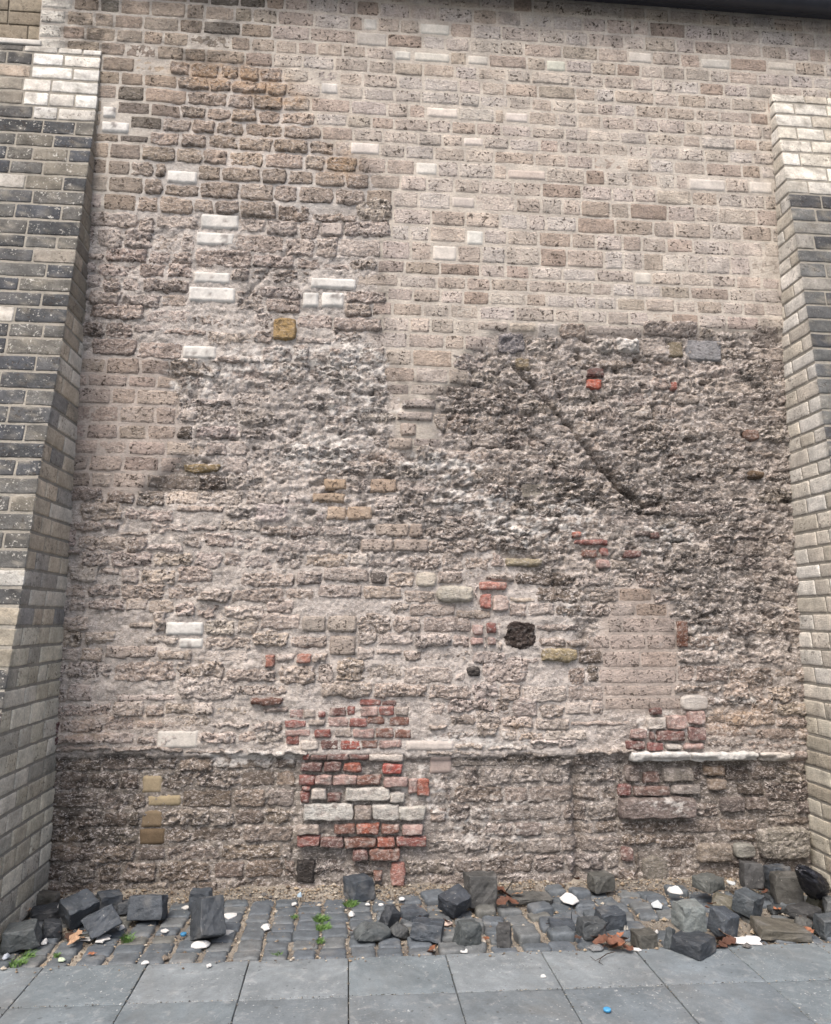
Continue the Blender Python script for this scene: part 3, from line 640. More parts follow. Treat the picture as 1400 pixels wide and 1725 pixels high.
cnt = {'tuff_block': 0, 'weathered_stone': 0}; bags = {'tuff_block': Bag(), 'weathered_stone': Bag()}
for (x0, x1, a0, a1, E, c, zn) in stones:
    nm = 'tuff_block' if E < .35 else 'weathered_stone'
    pit = random.choice([.35, .8, 1.0, 1.0]) if nm == 'tuff_block' else random.choice([.5, .8, 1.0])
    if zn.startswith('base'): pit *= .5
    r = wstone(x0, x1, a0, a1, E, c, pit)
    if r is None: continue
    vis = -1.80 < x1 and x0 < 3.2
    if cnt[nm] < (265 if nm == 'tuff_block' else 298) and vis:
        cnt[nm] += 1; make(nm, r[0], r[1], M_TUFF, wall, r[2], np.clip(E*1.05, .12, 1))
    else: bags[nm].add(*r, np.clip(E*1.05, .12, 1))
for nm, bg_ in bags.items():
    o = bg_.build({'tuff_block': 'tuff_blocks', 'weathered_stone': 'weathered_stones'}[nm], M_TUFF, wall); o['kind'] = 'stuff'

# ================================================================== BUTTRESSES
def buttress(name, label, X, sgn, prof, ztop, width, front_tone, side_tone):
    """X inner face, sgn = +1 when the body lies to +x; prof = [(z, projection)]; courses of squared blocks"""
    root = empty(name, (X, 0.0, 0.0)); WORLD_LOC[root.name] = np.array((X, 0, 0)); tag(root, label, 'buttress')
    pz = np.array([p[0] for p in prof]); pp = np.array([p[1] for p in prof])
    P = lambda z: np.interp(z, pz, pp)
    # mortar core, about 10 mm behind the block faces
    zz = np.linspace(0, ztop-.01, 120); yy = np.linspace(0, 1, 40); V = []; F = []
    A, B = np.meshgrid(zz, yy)
    ys = -(P(A)-.011)*B+.12*(1-B)
    Vs = np.stack((np.full(A.size, X+sgn*.011), ys.ravel()-0, A.ravel()), 1); Vs[:, 0] += sgn*.0015*fbm(Vs[:, 1]*20, Vs[:, 2]*20, 3, 401)
    n = A.shape; a = np.arange(A.size).reshape(n); Q = np.stack((a[:-1, :-1], a[1:, :-1], a[1:, 1:], a[:-1, 1:]), -1).reshape(-1, 4)
    xx = np.linspace(0, 1, 40); A2, B2 = np.meshgrid(zz, xx)
    Vf = np.stack((X+sgn*(.011+B2.ravel()*(width-.024)), -(P(A2.ravel())-.011)+.0015*fbm(B2.ravel()*14, A2.ravel()*20, 3, 402), A2.ravel()), 1)
    Vt = np.array([(X+sgn*.007, -P(ztop)+.007, ztop-.01), (X+sgn*(width-.013), -P(ztop)+.007, ztop-.01), (X+sgn*(width-.013), .12, ztop-.01), (X+sgn*.007, .12, ztop-.01)])
    k = len(Vs); Vo = Vs.copy(); Vo[:, 0] = X+sgn*(width-.013)
    Vall = np.vstack((Vs, Vf, Vo, Vt)); Fall = np.vstack((Q, Q+k, Q+2*k, np.arange(4)[None]+3*k))
    make('mortar', Vall, Fall, M_MORTAR, root, np.append(C(160, 155, 144), 0), smooth=True)
    z = 0.0; ci = 0
    def block(x0, x1, y0, y1, z0, z1, ft, st, sp, corner):
        """x along the front from the inner face, y depth behind the front line"""
        hx, hy, hz = (x1-x0)/2-random.uniform(.0045, .006), (y1-y0)/2-random.uniform(.0045, .006), (z1-z0)/2-random.uniform(.006, .009)
        if hx < .01 or hy < .01 or hz < .01: return
        V, F = rbox(hx, hy, hz, random.uniform(.006, .011), (max(2, int(hx/.02)), max(2, int(hy/.02)), 4))
        sd_ = random.randint(0, 9999)
        nx = fbm(V[:, 1]*16+sd_, V[:, 2]*22, 3, 411); ny = fbm(V[:, 0]*16+sd_, V[:, 2]*22, 3, 412); nz = fbm(V[:, 0]*12+sd_, V[:, 1]*12, 2, 413)
        rough = random.choice([.001, .002, .003])
        fm = np.clip((-V[:, 1]-hy+.012)/.010, 0, 1) if corner != 'side' else np.zeros(len(V))
        D = V.copy(); D[:, 0] += rough*nx*np.sign(V[:, 0]); D[:, 1] += rough*ny*np.sign(V[:, 1]); D[:, 2] += .003*nz
        D[:, 0] = X+sgn*((x0+x1)/2+D[:, 0])
        zc = (z0+z1)/2; slope = (P(z1)-P(z0))/(z1-z0)
        D[:, 1] = -P(zc)+(y0+y1)/2+D[:, 1]-slope*V[:, 2]
        D[:, 2] = zc+D[:, 2]
        if sgn < 0: F = F[:, ::-1]
        c3 = st*(1-fm)[:, None]+ft*fm[:, None]
        pq = (sst(.05, .6, fbm((D[:, 0]+D[:, 1])*10+3, D[:, 2]*14, 4, 422, .6))*.6*fm)[:, None]; c3 = c3*(1-pq)+pq*C(146, 140, 127)
        c3 = c3*np.clip(1+(.16+.30*fm)*fbm((D[:, 0]+D[:, 1])*11, D[:, 2]*13, 4, 421, .6), .45, 1.6)[:, None]
        make('block', D, F, M_QUOIN, root, np.concatenate((c3, np.full((len(D), 1), random.choice([0, .2, .6]))), 1), sp*fm)
    while z < ztop-.05:
        H = random.uniform(.100, .122)
        if z+H > ztop-.05: H = ztop-z
        z0, z1 = z, z+H; zc = (z0+z1)/2; z = z1; ci += 1
        Lf = random.uniform(.24, .34) if ci % 2 else random.uniform(.13, .20)
        Ls = random.uniform(.11, .16) if ci % 2 else random.uniform(.22, .30)
        D = P(zc)
        ft, sp = front_tone(zc, 0.05)
        block(0, Lf, 0, min(Ls, D+.08), z0, z1, ft, side_tone(zc), sp, 'corner')
        q = Ls                                                        # towards the wall
        while q < D+.01:
            L = random.uniform(.13, .27)
            if D-(q+L) < .09: L = D+.07-q
            block(0, Lf*.7, q, q+L, z0, z1, ft, side_tone(zc), 0, 'side'); q += L
        q = Lf                                                        # along the front
        while q < width-.03:
            L = random.uniform(.16, .32)
            if width-(q+L) < .08: L = width-q
            ft, sp = front_tone(zc, q+L/2)
            block(q, q+L, 0, min(.12, D+.1), z0, z1, ft, ft, sp, 'front'); q += L
    return root
def rc(L): return C(*(np.array(random.choice(L), float)*random.uniform(.93, 1.06)), sat=.72)
ZA, ZB_, ZC_ = WP(165, 215)[1], 1.95, 1.3
def lf(z, q):
    if z > 5.02:
        return (rc([(228, 225, 217), (220, 215, 205), (230, 228, 222)]), 0) if q < .44 else (rc([(120, 118, 114), (178, 160, 140), (150, 142, 128), (90, 90, 90)]), .5)
    r = random.random()
    if z > ZB_:
        if r < .64: return rc([(80, 83, 88), (72, 75, 79), (90, 92, 95), (76, 80, 87), (100, 100, 98)]), random.choice([.5, .8, 1.0])
        if r < .94: return rc([(118, 114, 104), (132, 126, 113), (108, 106, 100), (96, 95, 92)]), 1.0
        return rc([(186, 181, 171), (166, 157, 143)]), .5
    if r < .45: return rc([(84, 85, 86), (74, 76, 78), (98, 97, 94)]), .8
    if r < .6: return rc([(184, 182, 174), (166, 164, 156)]), .5
    return rc([(160, 150, 130), (148, 140, 122)]), .3
def ls(z):
    if z > 3.6: return rc([(152, 141, 122), (164, 150, 130), (138, 129, 116), (174, 159, 138)])
    if z > 1.7: return rc([(202, 187, 162), (190, 175, 152), (172, 166, 156), (212, 195, 168), (156, 153, 148), (216, 207, 190)])
    return rc([(212, 203, 178), (204, 193, 168), (220, 212, 190), (182, 176, 160), (198, 189, 164), (214, 206, 188)])
PL = [(0, .97), (1.27, .80), (1.8, .68), (2.5, .56), (3.2, .385), (4.2, .20), (5.07, .055), (5.66, .018)]
buttress('stone_buttress', 'left buttress with blackened front blocks and white blocks at its sloping top', XL, -1, PL, 5.655, .80, lf, ls)
def rf(z, q):
    if z > 4.75: return rc([(212, 206, 193), (204, 197, 182), (216, 211, 200), (192, 182, 165)]), .15
    if random.random() < .8: return rc([(92, 94, 96), (80, 82, 86), (104, 106, 106), (70, 72, 76)]), .25
    return rc([(150, 146, 138), (132, 130, 124)]), .3
def rs(z):
    if z > 1.1: return rc([(222, 216, 204), (216, 208, 193), (229, 225, 216), (208, 199, 184), (223, 218, 207), (208, 199, 181)])
    return rc([(196, 188, 168), (184, 176, 156), (202, 195, 176), (176, 166, 146)])
PRr = [(0, .86), (2.72, .45), (3.05, .40), (3.74, .316), (4.39, .23), (5.08, .135), (5.64, .05)]
buttress('stone_buttress', 'right buttress of pale cream blocks with dark grey front face', XR, 1, PRr, 5.64, .72, rf, rs)

# wall of the next bay, set back behind the top of the left buttress
adj = empty('adjoining_wall', (-2.75, .1, 5.2)); WORLD_LOC[adj.name] = np.array((-2.75, .1, 5.2))
tag(adj, 'set back wall of tan blocks in the upper left corner above the left buttress', 'wall')
V, F = rbox(.52, .06, .62, .004, (1, 1, 1)); make('mortar', V+np.array((-2.76, .178, 5.82)), F, M_MORTAR, adj, np.append(C(170, 162, 146), 0))
zq = 5.22; r_ = 0
while zq < 6.4:
    H = random.uniform(.105, .125); xq = -3.26+(r_ % 2)*.09; r_ += 1
    while xq < -2.26:
        L = min(random.uniform(.18, .32), -2.243-xq)
        if -2.243-(xq+L) < .07: L = -2.243-xq
        V, F = rbox(L/2-.004, .05, H/2-.004, .007, (6, 1, 4))
        V[:, 1] += .003*fbm(V[:, 0]*20+xq*9, V[:, 2]*20+zq*7, 3, 431)
        make('block', V+np.array((xq+L/2, .155, zq+H/2)), F, M_QUOIN, adj, np.append(rc([(152, 140, 118), (142, 130, 110), (160, 148, 126), (134, 126, 110)]), .5), 0.1); xq += L
    zq += H
V, F = rbox(.40, .07, .02, .008, (10, 2, 2))
cap = make('cap_stone', V+np.array((-2.6, .048, 5.672)), F, M_PALE, adj, np.append(C(214, 211, 204), 0))

# eave along the top of the wall
eave = empty('roof_eave', (.6, -.2, 6.2)); WORLD_LOC[eave.name] = np.array((.6, -.2, 6.2)); tag(eave, 'dark roof eave and gutter along the top right edge of the wall', 'eave')
th = np.linspace(math.pi, 2*math.pi, 15); prof = [(math.cos(t)*.075, math.sin(t)*.075) for t in th]+[(math.cos(t)*.068, math.sin(t)*.068) for t in th[::-1]]
pr = np.array(prof); xs = np.linspace(-2.2, 4.6, 12); V = np.array([(x, -.15+p[0], 6.330+p[1]) for x in xs for p in pr]); n = len(pr)
F = np.array([(i*n+j, i*n+(j+1) % n, (i+1)*n+(j+1) % n, (i+1)*n+j) for i in range(len(xs)-1) for j in range(n)])
make('gutter', V, F[:, ::-1], M_EAVE, eave, (.018, .020, .028))
V, F = rbox(3.4, .02, .11, .004, (1, 1, 1)); make('fascia_board', V+np.array((1.2, -.055, 6.405)), F, M_EAVE, eave, (.02, .022, .03))
V, F = rbox(3.4, .16, .015, .004, (1, 1, 1)); make('soffit', V+np.array((1.2, .10, 6.485)), F, M_EAVE, eave, (.03, .03, .034))
for x in np.arange(-1.9, 4.5, .8):
    V, F = rbox(.012, .09, .006, .002, (1, 1, 1)); make('gutter_bracket', V+np.array((x, -.14, 6.336)), F, M_EAVE, eave, (.02, .02, .025))

# ================================================================== GROUND
V = np.array([(-60, -60, -.07), (60, -60, -.07), (60, 60, -.07), (-60, 60, -.07)]); 
tag(make('ground', V, np.array([[0, 1, 2, 3]]), M_SLAB, None, (.16, .17, .175)), kind='structure')
YK = -.908                                    # line where slabs meet the setts
pave = make('pavement', np.array([(-4, -6.6, -.02), (6, -6.6, -.02), (6, YK, -.02), (-4, YK, -.02)]), np.array([[0, 1, 2, 3]]), M_SAND, None, tuple(C(96, 96, 92, .5)))
tag(pave, kind='structure')
sx = [-.46+.4975*k for k in range(-7, 12)]; sy = [YK, -1.325]+[-1.325-.4975*k for k in range(1, 11)]
slab_mesh = {}
for r_ in range(len(sy)-1):
    for k in range(len(sx)-1):
        key = (r_ == 0, random.randint(0, 4)); w = sx[k+1]-sx[k]; d = sy[r_]-sy[r_+1]
        cx, cy = (sx[k]+sx[k+1])/2, (sy[r_]+sy[r_+1])/2
        if key not in slab_mesh:
            V, F = rbox(w/2-.0022, d/2-.0022, .03, .005, (10, 8, 1)); V[:, 2] += .0012*fbm(V[:, 0]*5+random.random()*9, V[:, 1]*5, 2, 441)*(V[:, 2] > 0)
            edge = .0015*fbm(V[:, 0]*30+key[1], V[:, 1]*30, 3, 442); V[:, 0] += edge; V[:, 1] += edge
            t = np.array(random.choice([(136, 144, 149), (131, 140, 145), (140, 147, 151), (133, 142, 148)]))
            o = make('paving_slab', V, F, M_SLAB, pave, C(*(t*random.uniform(.95, 1.05)), k=.60, sat=1.1), origin=(0, 0, 0)); slab_mesh[key] = o.data
        else:
            o = bpy.data.objects.new('paving_slab', slab_mesh[key]); COL.objects.link(o); o.parent = pave
        o.location = np.array((cx, cy, -.03+random.uniform(-.004, .0015)))-WORLD_LOC['pavement']
        o.rotation_euler = (random.gauss(0, .0012), random.gauss(0, .0012), random.choice([0, math.pi])+random.gauss(0, .0015))

# sandy bed of the setts
bx = np.arange(XL-.05, XR+.05, .02); by = np.arange(YK+.004, .13, .02); BX, BY = np.meshgrid(bx, by); x = BX.ravel(); y = BY.ravel()
def bank(x, y):                               # grit heaped against the foot of the wall
    return .060*sst(-.14, .06, y+.07*fbm(x*3, y*3, 3, 451))*(1+.35*fbm(x*6, y*6, 3, 452))
zz = -.018+.006*fbm(x*16, y*16, 4, 453)+bank(x, y)
a = np.arange(len(x)).reshape(BX.shape); F = np.stack((a[:-1, :-1], a[:-1, 1:], a[1:, 1:], a[1:, :-1]), -1).reshape(-1, 4)
f = np.clip(.5+.9*fbm(x*2.5, y*3, 3, 454), 0, 1)[:, None]
strip = make('cobbled_strip', np.stack((x, y, zz), 1), F, M_SAND, None, C(172, 162, 146)*f+C(120, 113, 105)*(1-f)); tag(strip, kind='structure')
SETT = []
for k in range(12):
    hw, hd, hh = .066+random.uniform(-.007, .005), .068+random.uniform(-.010, .008), .055
    V, F = rbox(hw, hd, hh, .020, (5, 5, 3)); s = random.random()*50
    tp = V[:, 2]/hh; V[:, 0] *= 1+.03*tp; V[:, 1] *= 1+.03*tp
    V[:, 0] += .006*fbm(V[:, 1]*18+s, V[:, 2]*18, 3, 461); V[:, 1] += .006*fbm(V[:, 0]*18+s, V[:, 2]*18, 3, 462); V[:, 2] += .005*fbm(V[:, 0]*16+s, V[:, 1]*16, 3, 463)
    t = random.choice([(116, 122, 127), (108, 115, 121), (124, 128, 130), (112, 119, 126), (122, 123, 120)])
    SETT.append((V, F, C(*t, k=.50, sat=1.15)))
sett_mesh = {}
def put_sett(x, y, z, rz, rx=0, ry=0, sc=(1, 1, 1)):
    k = random.randrange(len(SETT))
    if k not in sett_mesh:
        o = make('sett', SETT[k][0], SETT[k][1], M_BASALT, strip, SETT[k][2], origin=(0, 0, 0)); sett_mesh[k] = o.data
    else:
        o = bpy.data.objects.new('sett', sett_mesh[k]); COL.objects.link(o); o.parent = strip
    o.location = np.array((x, y, z))-WORLD_LOC['cobbled_strip']; o.rotation_euler = (rx, ry, rz+random.choice([0, math.pi])); o.scale = sc
    return o
HOLES = [GP(*p) for p in ((735, 1585), (712, 1530), (1030, 1585), (1045, 1600), (1215, 1580), (1250, 1560), (960, 1570), (1150, 1560), (120, 1560), (850, 1500), (1100, 1560), (1290, 1540))]
cx = XL+.075
while cx < XR-.05:
    y = YK+.004; mess = sst(.25, .6, cx)
    while y < -.03:
        dep = random.uniform(.095, .138); cy = y+dep/2; y += dep+.010
        if y > .02: break
        xj = cx+random.gauss(0, .004+.012*mess); yj = cy+random.gauss(0, .002+.012*mess)
        if min(math.hypot(xj-h[0], yj-h[1]) for h in HOLES) < .075: continue
        front = cy < YK+.12
        up = random.gauss(0, .003)+mess*(random.choice([0, 0, .006, .018, .035]) if not front else random.choice([0, 0, .008]))
        sc = (random.uniform(.92, 1.06), dep/.136, 1.0)
        put_sett(xj, yj, -.055+up, random.gauss(0, .03+.09*mess), random.gauss(0, .012+.05*mess), random.gauss(0, .012+.05*mess), sc)
    cx += random.uniform(.143, .158)

# ------------------------------------------------------------------ loose setts
def hull_stone(seed, ratio=(1, .85, .75), chip=.22, wedge=0.0):
    rnd = random.Random(seed); P = []
    for sx_ in (-1, 1):
        for sy_ in (-1, 1):
            for sz_ in (-1, 1):
                k = [1-rnd.random()*chip for _ in range(3)]
                if sz_ > 0: k[0] *= 1-wedge*rnd.random(); k[1] *= 1-wedge*rnd.random()
                p = [sx_*k[0], sy_*k[1], sz_*k[2]]; P.append(p)
                if rnd.random() < .7:
                    j = rnd.randrange(3); q = p[:]; q[j] *= .72; q[(j+1) % 3] *= 1.05; P.append(q)
    for d in range(3):
        for s in (-1, 1):
            p = [rnd.uniform(-.4, .4) for _ in range(3)]; p[d] = s*rnd.uniform(.93, 1.04); P.append(p)
    bm = bmesh.new()
    for p in P: bm.verts.new([p[i]*ratio[i] for i in range(3)])
    bmesh.ops.convex_hull(bm, input=bm.verts[:])
    bmesh.ops.delete(bm, geom=[v for v in bm.verts if not v.link_faces], context='VERTS')
    bmesh.ops.dissolve_limit(bm, angle_limit=math.radians(9), verts=bm.verts[:], edges=bm.edges[:])
    bmesh.ops.bevel(bm, geom=bm.edges[:], offset=.06, segments=2, profile=.5, affect='EDGES')
    bmesh.ops.triangulate(bm, faces=bm.faces[:])
    lg = [e for e in bm.edges if e.calc_length() > .22]
    bmesh.ops.subdivide_edges(bm, edges=lg, cuts=2, use_grid_fill=True)
    lg = [e for e in bm.edges if e.calc_length() > .16]
    bmesh.ops.subdivide_edges(bm, edges=lg, cuts=1, use_grid_fill=True)
    bmesh.ops.triangulate(bm, faces=bm.faces[:])
    bm.verts.ensure_lookup_table(); bm.verts.index_update()
    V = np.array([v.co[:] for v in bm.verts]); F = [[v.index for v in f.verts] for f in bm.faces]; bm.free()
    return V, np.array(F)
def fit_to_box(V, b, z0, iters=14, zr=(.45, 1.7)):
    """scale a shape and stand it on height z0 so that it fills the photo pixel box b"""
    tw, thh = b[2]-b[0], b[3]-b[1]; tcx = (b[0]+b[2])/2
    x, y = GP(tcx, b[3], z0); y += .05; a = .09; c = 1.0
    for _ in range(iters):
        U = V*np.array((a, a, a*c)); U = U+np.array((x, y, z0-U[:, 2].min()))
        px, py = PR(U); cw, ch = px.max()-px.min(), py.max()-py.min()
        a *= (tw/cw)**.9; c = float(np.clip(c*(thh/ch)**.9, *zr))
        s = FPX/((np.array((x, y, z0))-CP)@FW)
        x += (tcx-(px.max()+px.min())/2)/s; y += (py.max()-b[3])/s*2.2
    U = V*np.array((a, a, a*c)); return U+np.array((x, y, z0-U[:, 2].min()))
def loose(b, seed, rz, rx, ry, tone, label, z0=0.002, ratio=(1, .85, .75), chip=.22, wedge=.1, name='loose_sett', back=.0):
    V, F = hull_stone(seed, ratio, chip, wedge)
    R = np.array(Euler((math.radians(rx), math.radians(ry), math.radians(rz))).to_matrix()); V = V@R.T
    U = fit_to_box(V, b, z0-(.010 if name == 'loose_sett' and b[3] < 1603 else 0))
    tone = tuple(np.array(tone)*.90*.7+.3*.90*np.array((104, 110, 116)))
    sh = U[:, 1].max()-(.045+back)
    if sh > 0: U[:, 1] -= sh                                           # keep clear of the wall
    U = U+.0075*np.stack([fbm(U[:, (i+1) % 3]*18+seed+U[:, i]*9, U[:, (i+2) % 3]*18-U[:, i]*7, 4, 470+i, .6) for i in range(3)], 1)
    o = make(name, U, F, M_BASALT, None, C(*tone, k=.46, sat=1.15), smooth=False)
    tag(o, label, 'stone', 'loose basalt setts at the foot of the wall'); return o
BL, DK, LG, TN = (92, 100, 110), (66, 70, 76), (126, 132, 132), (130, 124, 112)
loose((0, 1547, 72, 1606), 1, 12, 4, -4, LG, 'light topped sett at the left edge of the picture beside the grass', ratio=(1, .8, .62))
loose((52, 1498, 101, 1526), 2, -5, 0, 3, TN, 'flat brownish stone in the left corner against the wall', z0=.03, ratio=(1, .6, .35))
loose((48, 1520, 102, 1556), 3, 20, 10, 0, DK, 'dark sett behind the light topped one in the left corner', ratio=(1, .8, .6))
loose((98, 1497, 168, 1566), 4, 38, 24, -14, BL, 'large tilted sett with a small hole in its top face', z0=.01, ratio=(1, .95, .85), chip=.12)
loose((70, 1547, 106, 1583), 5, 15, 0, 0, DK, 'small rough dark stone between the two big setts on the left', ratio=(1, .9, .9), chip=.3)
loose((160, 1498, 207, 1537), 6, 30, 8, 6, BL, 'faceted sett lying behind the large tilted one', z0=.02)
loose((196, 1502, 240, 1540), 7, 10, 0, 0, (84, 90, 98), 'low sett wedged against the wall in the left heap', z0=.02, ratio=(1, .8, .6))
loose((137, 1523, 206, 1583), 8, 24, -22, -24, BL, 'sett with a straight groove leaning to the right in the left heap', ratio=(1, .75, .8), chip=.10)
loose((213, 1507, 283, 1551), 9, -6, -18, 0, BL, 'wide flat faced sett at the right end of the left heap', ratio=(1, .6, .62), chip=.12)
loose((317, 1495, 359, 1535), 10, 0, 0, 0, BL, 'squared sett standing behind the tall leaning block', z0=.01, ratio=(.9, .8, .8), chip=.10)
loose((320, 1508, 381, 1586), 11, 30, -30, 8, (80, 86, 93), 'tall leaning block of basalt with a white scrap at its foot', ratio=(.7, .75, 1.15), chip=.12)
loose((577, 1465, 633, 1516), 12, 28, 0, 0, BL, 'sett standing alone at the wall under the red brick patch', ratio=(1, .9, .8), chip=.12)
loose((595, 1530, 660, 1586), 13, 20, 12, 18, LG, 'pale broken wedge of stone beside the grass tuft', ratio=(1, .8, .7), chip=.4, wedge=.5)
loose((638, 1524, 676, 1568), 14, 40, 18, 10, DK, 'dark split stone leaning on the pale broken wedge', ratio=(.9, .8, .9), chip=.35, wedge=.3)
loose((655, 1552, 690, 1582), 15, 10, 0, 20, (96, 98, 98), 'small triangular chip of stone before the split ones', ratio=(1, .8, .6), chip=.4, wedge=.5)
loose((672, 1524, 722, 1560), 16, 30, 6, 0, BL, 'flat sett behind the small triangular chip', ratio=(1, 1, .45))
loose((690, 1544, 749, 1590), 17, -16, -6, 6, BL, 'blue topped sett with a pale edge near the kerb in the centre', ratio=(1, .8, .65), chip=.16)
loose((737, 1489, 794, 1548), 18, 35, 20, -18, (78, 84, 94), 'dark faceted stone tilted forward near the wall centre', ratio=(1, .9, .95), chip=.32)
loose((780, 1467, 838, 1532), 19, 10, -8, 4, (104, 102, 98), 'upright grey stone with a pointed back against the wall', ratio=(.95, .6, 1), chip=.25)
loose((848, 1482, 932, 1526), 20, -8, 6, 0, (126, 124, 118), 'long flat grey stone lying by the wall beside brown leaves', ratio=(1.2, .6, .42), chip=.25)
loose((763, 1548, 812, 1597), 21, 12, 0, 0, (100, 106, 106), 'rough cubic sett near the kerb below the upright grey stone', ratio=(1, .9, .8), chip=.3)
loose((822, 1552, 862, 1599), 22, -20, 0, 0, (94, 92, 90), 'narrow dark brown sett standing at the kerb', ratio=(.85, .8, 1), chip=.2)
loose((922, 1533, 970, 1574), 23, -6, 4, 0, BL, 'raised sett with dark sides above a leaf filled hole', ratio=(1, .9, .7), chip=.12)
loose((970, 1543, 1021, 1584), 24, 6, -4, 4, (98, 102, 104), 'brownish topped sett left of the orange leaf pile', ratio=(1, .9, .75), chip=.15)
loose((1000, 1524, 1056, 1572), 25, 8, 4, 0, BL, 'large raised sett behind the orange leaf pile', ratio=(1, .95, .8), chip=.12)
loose((989, 1466, 1036, 1506), 26, 14, 0, 0, (118, 116, 108), 'lone brown grey stone on the grit at the wall right of the white rag', z0=.03, ratio=(1, .8, .75), chip=.2)
loose((1062, 1562, 1110, 1601), 27, 4, 0, 0, (120, 116, 106), 'flat tan sett at the kerb right of the leaf pile', ratio=(1, .9, .6), chip=.14)
loose((1105, 1550, 1138, 1599), 28, 40, 0, 10, (108, 114, 116), 'wedge shaped stone left of the two stacked setts', ratio=(.8, .8, 1), chip=.35, wedge=.3)
lo = loose((1130, 1562, 1208, 1619), 30, 34, 0, 0, (72, 77, 84), 'big dark sett on the paving carrying a lighter one', z0=.001, ratio=(1, .95, .72), chip=.14)
ztop_ = float((np.array([v.co.z for v in lo.data.vertices]).max()+lo.location.z))
loose((1130, 1514, 1191, 1573), 29, 8, 3, 0, (188, 196, 192), 'light grey sett stacked on top of the big dark one', z0=ztop_-.012, ratio=(1, .85, .75), chip=.16)
loose((1165, 1469, 1221, 1512), 31, 24, 4, 0, (128, 130, 124), 'light topped sett at the back of the right heap by the wall', z0=.04, ratio=(1, .85, .75), chip=.2)
loose((1198, 1502, 1243, 1538), 32, -30, -6, 14, (150, 142, 120), 'sandy yellow sett behind the stacked pair', z0=.02, ratio=(1, .7, .6), chip=.16)
loose((1190, 1526, 1247, 1582), 33, 30, 14, 8, BL, 'blue grey sett with pale scratches right of the stacked pair', ratio=(1, .9, .8), chip=.2)
loose((1232, 1494, 1288, 1548), 34, 36, 10, 0, (104, 112, 118), 'blue grey diamond shaped sett in the middle of the right heap', z0=.02, ratio=(1, .95, .8), chip=.14)
loose((1245, 1449, 1288, 1497), 35, -8, -6, 0, (100, 98, 96), 'square grey brown sett high at the back of the right heap', z0=.07, ratio=(.95, .7, .95), chip=.16)
loose((1284, 1454, 1336, 1502), 36, 16, 0, 0, (86, 92, 100), 'dark sett at the back of the right heap against the wall', z0=.06, ratio=(1, .8, .8), chip=.14)
loose((1296, 1467, 1356, 1524), 37, -14, 0, 0, (112, 108, 100), 'big sett with a tan side beside the black bag', z0=.03, ratio=(1, .8, .85), chip=.2)
loose((1262, 1543, 1368, 1589), 38, -10, 0, 4, (136, 128, 112), 'broad flat sett sprinkled with grit at the right kerb', ratio=(1.2, .9, .4), chip=.16)
loose((1292, 1517, 1326, 1540), 39, 6, 0, 0, (96, 100, 102), 'low dark stone below the big tan sided sett', ratio=(1, .8, .5), chip=.2)
loose((1322, 1518, 1386, 1558), 40, 18, 10, 0, (84, 82, 80), 'rough dark lump below the black bag', ratio=(1, .8, .55), chip=.38)
loose((1338, 1543, 1369, 1577), 41, 40, 0, 14, (120, 118, 112), 'small grey wedge beside orange leaves at the right', ratio=(.9, .8, .8), chip=.4, wedge=.4)
loose((1367, 1537, 1425, 1584), 42, 6, 4, 0, (110, 116, 120), 'blue grey sett cut by the right edge of the picture', ratio=(1, .8, .75), chip=.14)
loose((1384, 1508, 1430, 1546), 43, -20, 0, 0, (120, 124, 124), 'grey sett at the right edge behind the blue grey one', z0=.02)
loose((1358, 1503, 1394, 1532), 44, 30, 8, 10, (134, 128, 104), 'olive tinted stone just under the black bag', z0=.01, ratio=(1, .8, .7), chip=.3)

# ------------------------------------------------------------------ grit
bgv = Bag(); octV = np.array([(1, 0, 0), (-1, 0, 0), (0, 1, 0), (0, -1, 0), (0, 0, 1), (0, 0, -1)], float)
octF = np.array([(0, 2, 4), (2, 1, 4), (1, 3, 4), (3, 0, 4), (2, 0, 5), (1, 2, 5), (3, 1, 5), (0, 3, 5)])
for i in range(14000):
    x = random.uniform(XL, XR)
    if random.random() < .45: y = -abs(random.gauss(0, .13))+.02
    else: y = random.uniform(YK-.02, .02)
    if y < YK: y = YK-abs(random.gauss(0, .03))
    z = (-.011 if y > YK else .001)+float(bank(np.array([x]), np.array([y]))[0] if y > -.4 else 0)
    r = abs(random.gauss(0, .003))+.0022
    if random.random() < .05: r *= 2.2
    t = random.choice([(190, 170, 140), (168, 148, 122), (150, 136, 120), (204, 194, 176), (128, 110, 92), (120, 118, 116)])
    bgv.add(octV*np.array((r, r*random.uniform(.6, 1.2), r*.7))*np.array([random.uniform(.8, 1.2) for _ in range(3)])+np.array((x, y, z+r*.3)), octF, C(*t, k=.62))
for i in range(2600):
    if random.random() < .5: x = random.choice(sx)+random.gauss(0, .004); y = random.uniform(-2.4, YK)
    else: x = random.uniform(-2, 3.2); y = random.choice(sy[1:4])+random.gauss(0, .003)
    r = abs(random.gauss(0, .0016))+.0016
    bgv.add(octV*np.array((r, r, r*.6))+np.array((x, y, .001)), octF, C(*random.choice([(110, 104, 94), (150, 142, 128), (84, 80, 76), (190, 184, 172)]), k=.6))
tag(bgv.build('grit', M_SAND, None, smooth=False), 'sandy grit and tiny pebbles strewn between the setts', 'grit', kind='stuff')

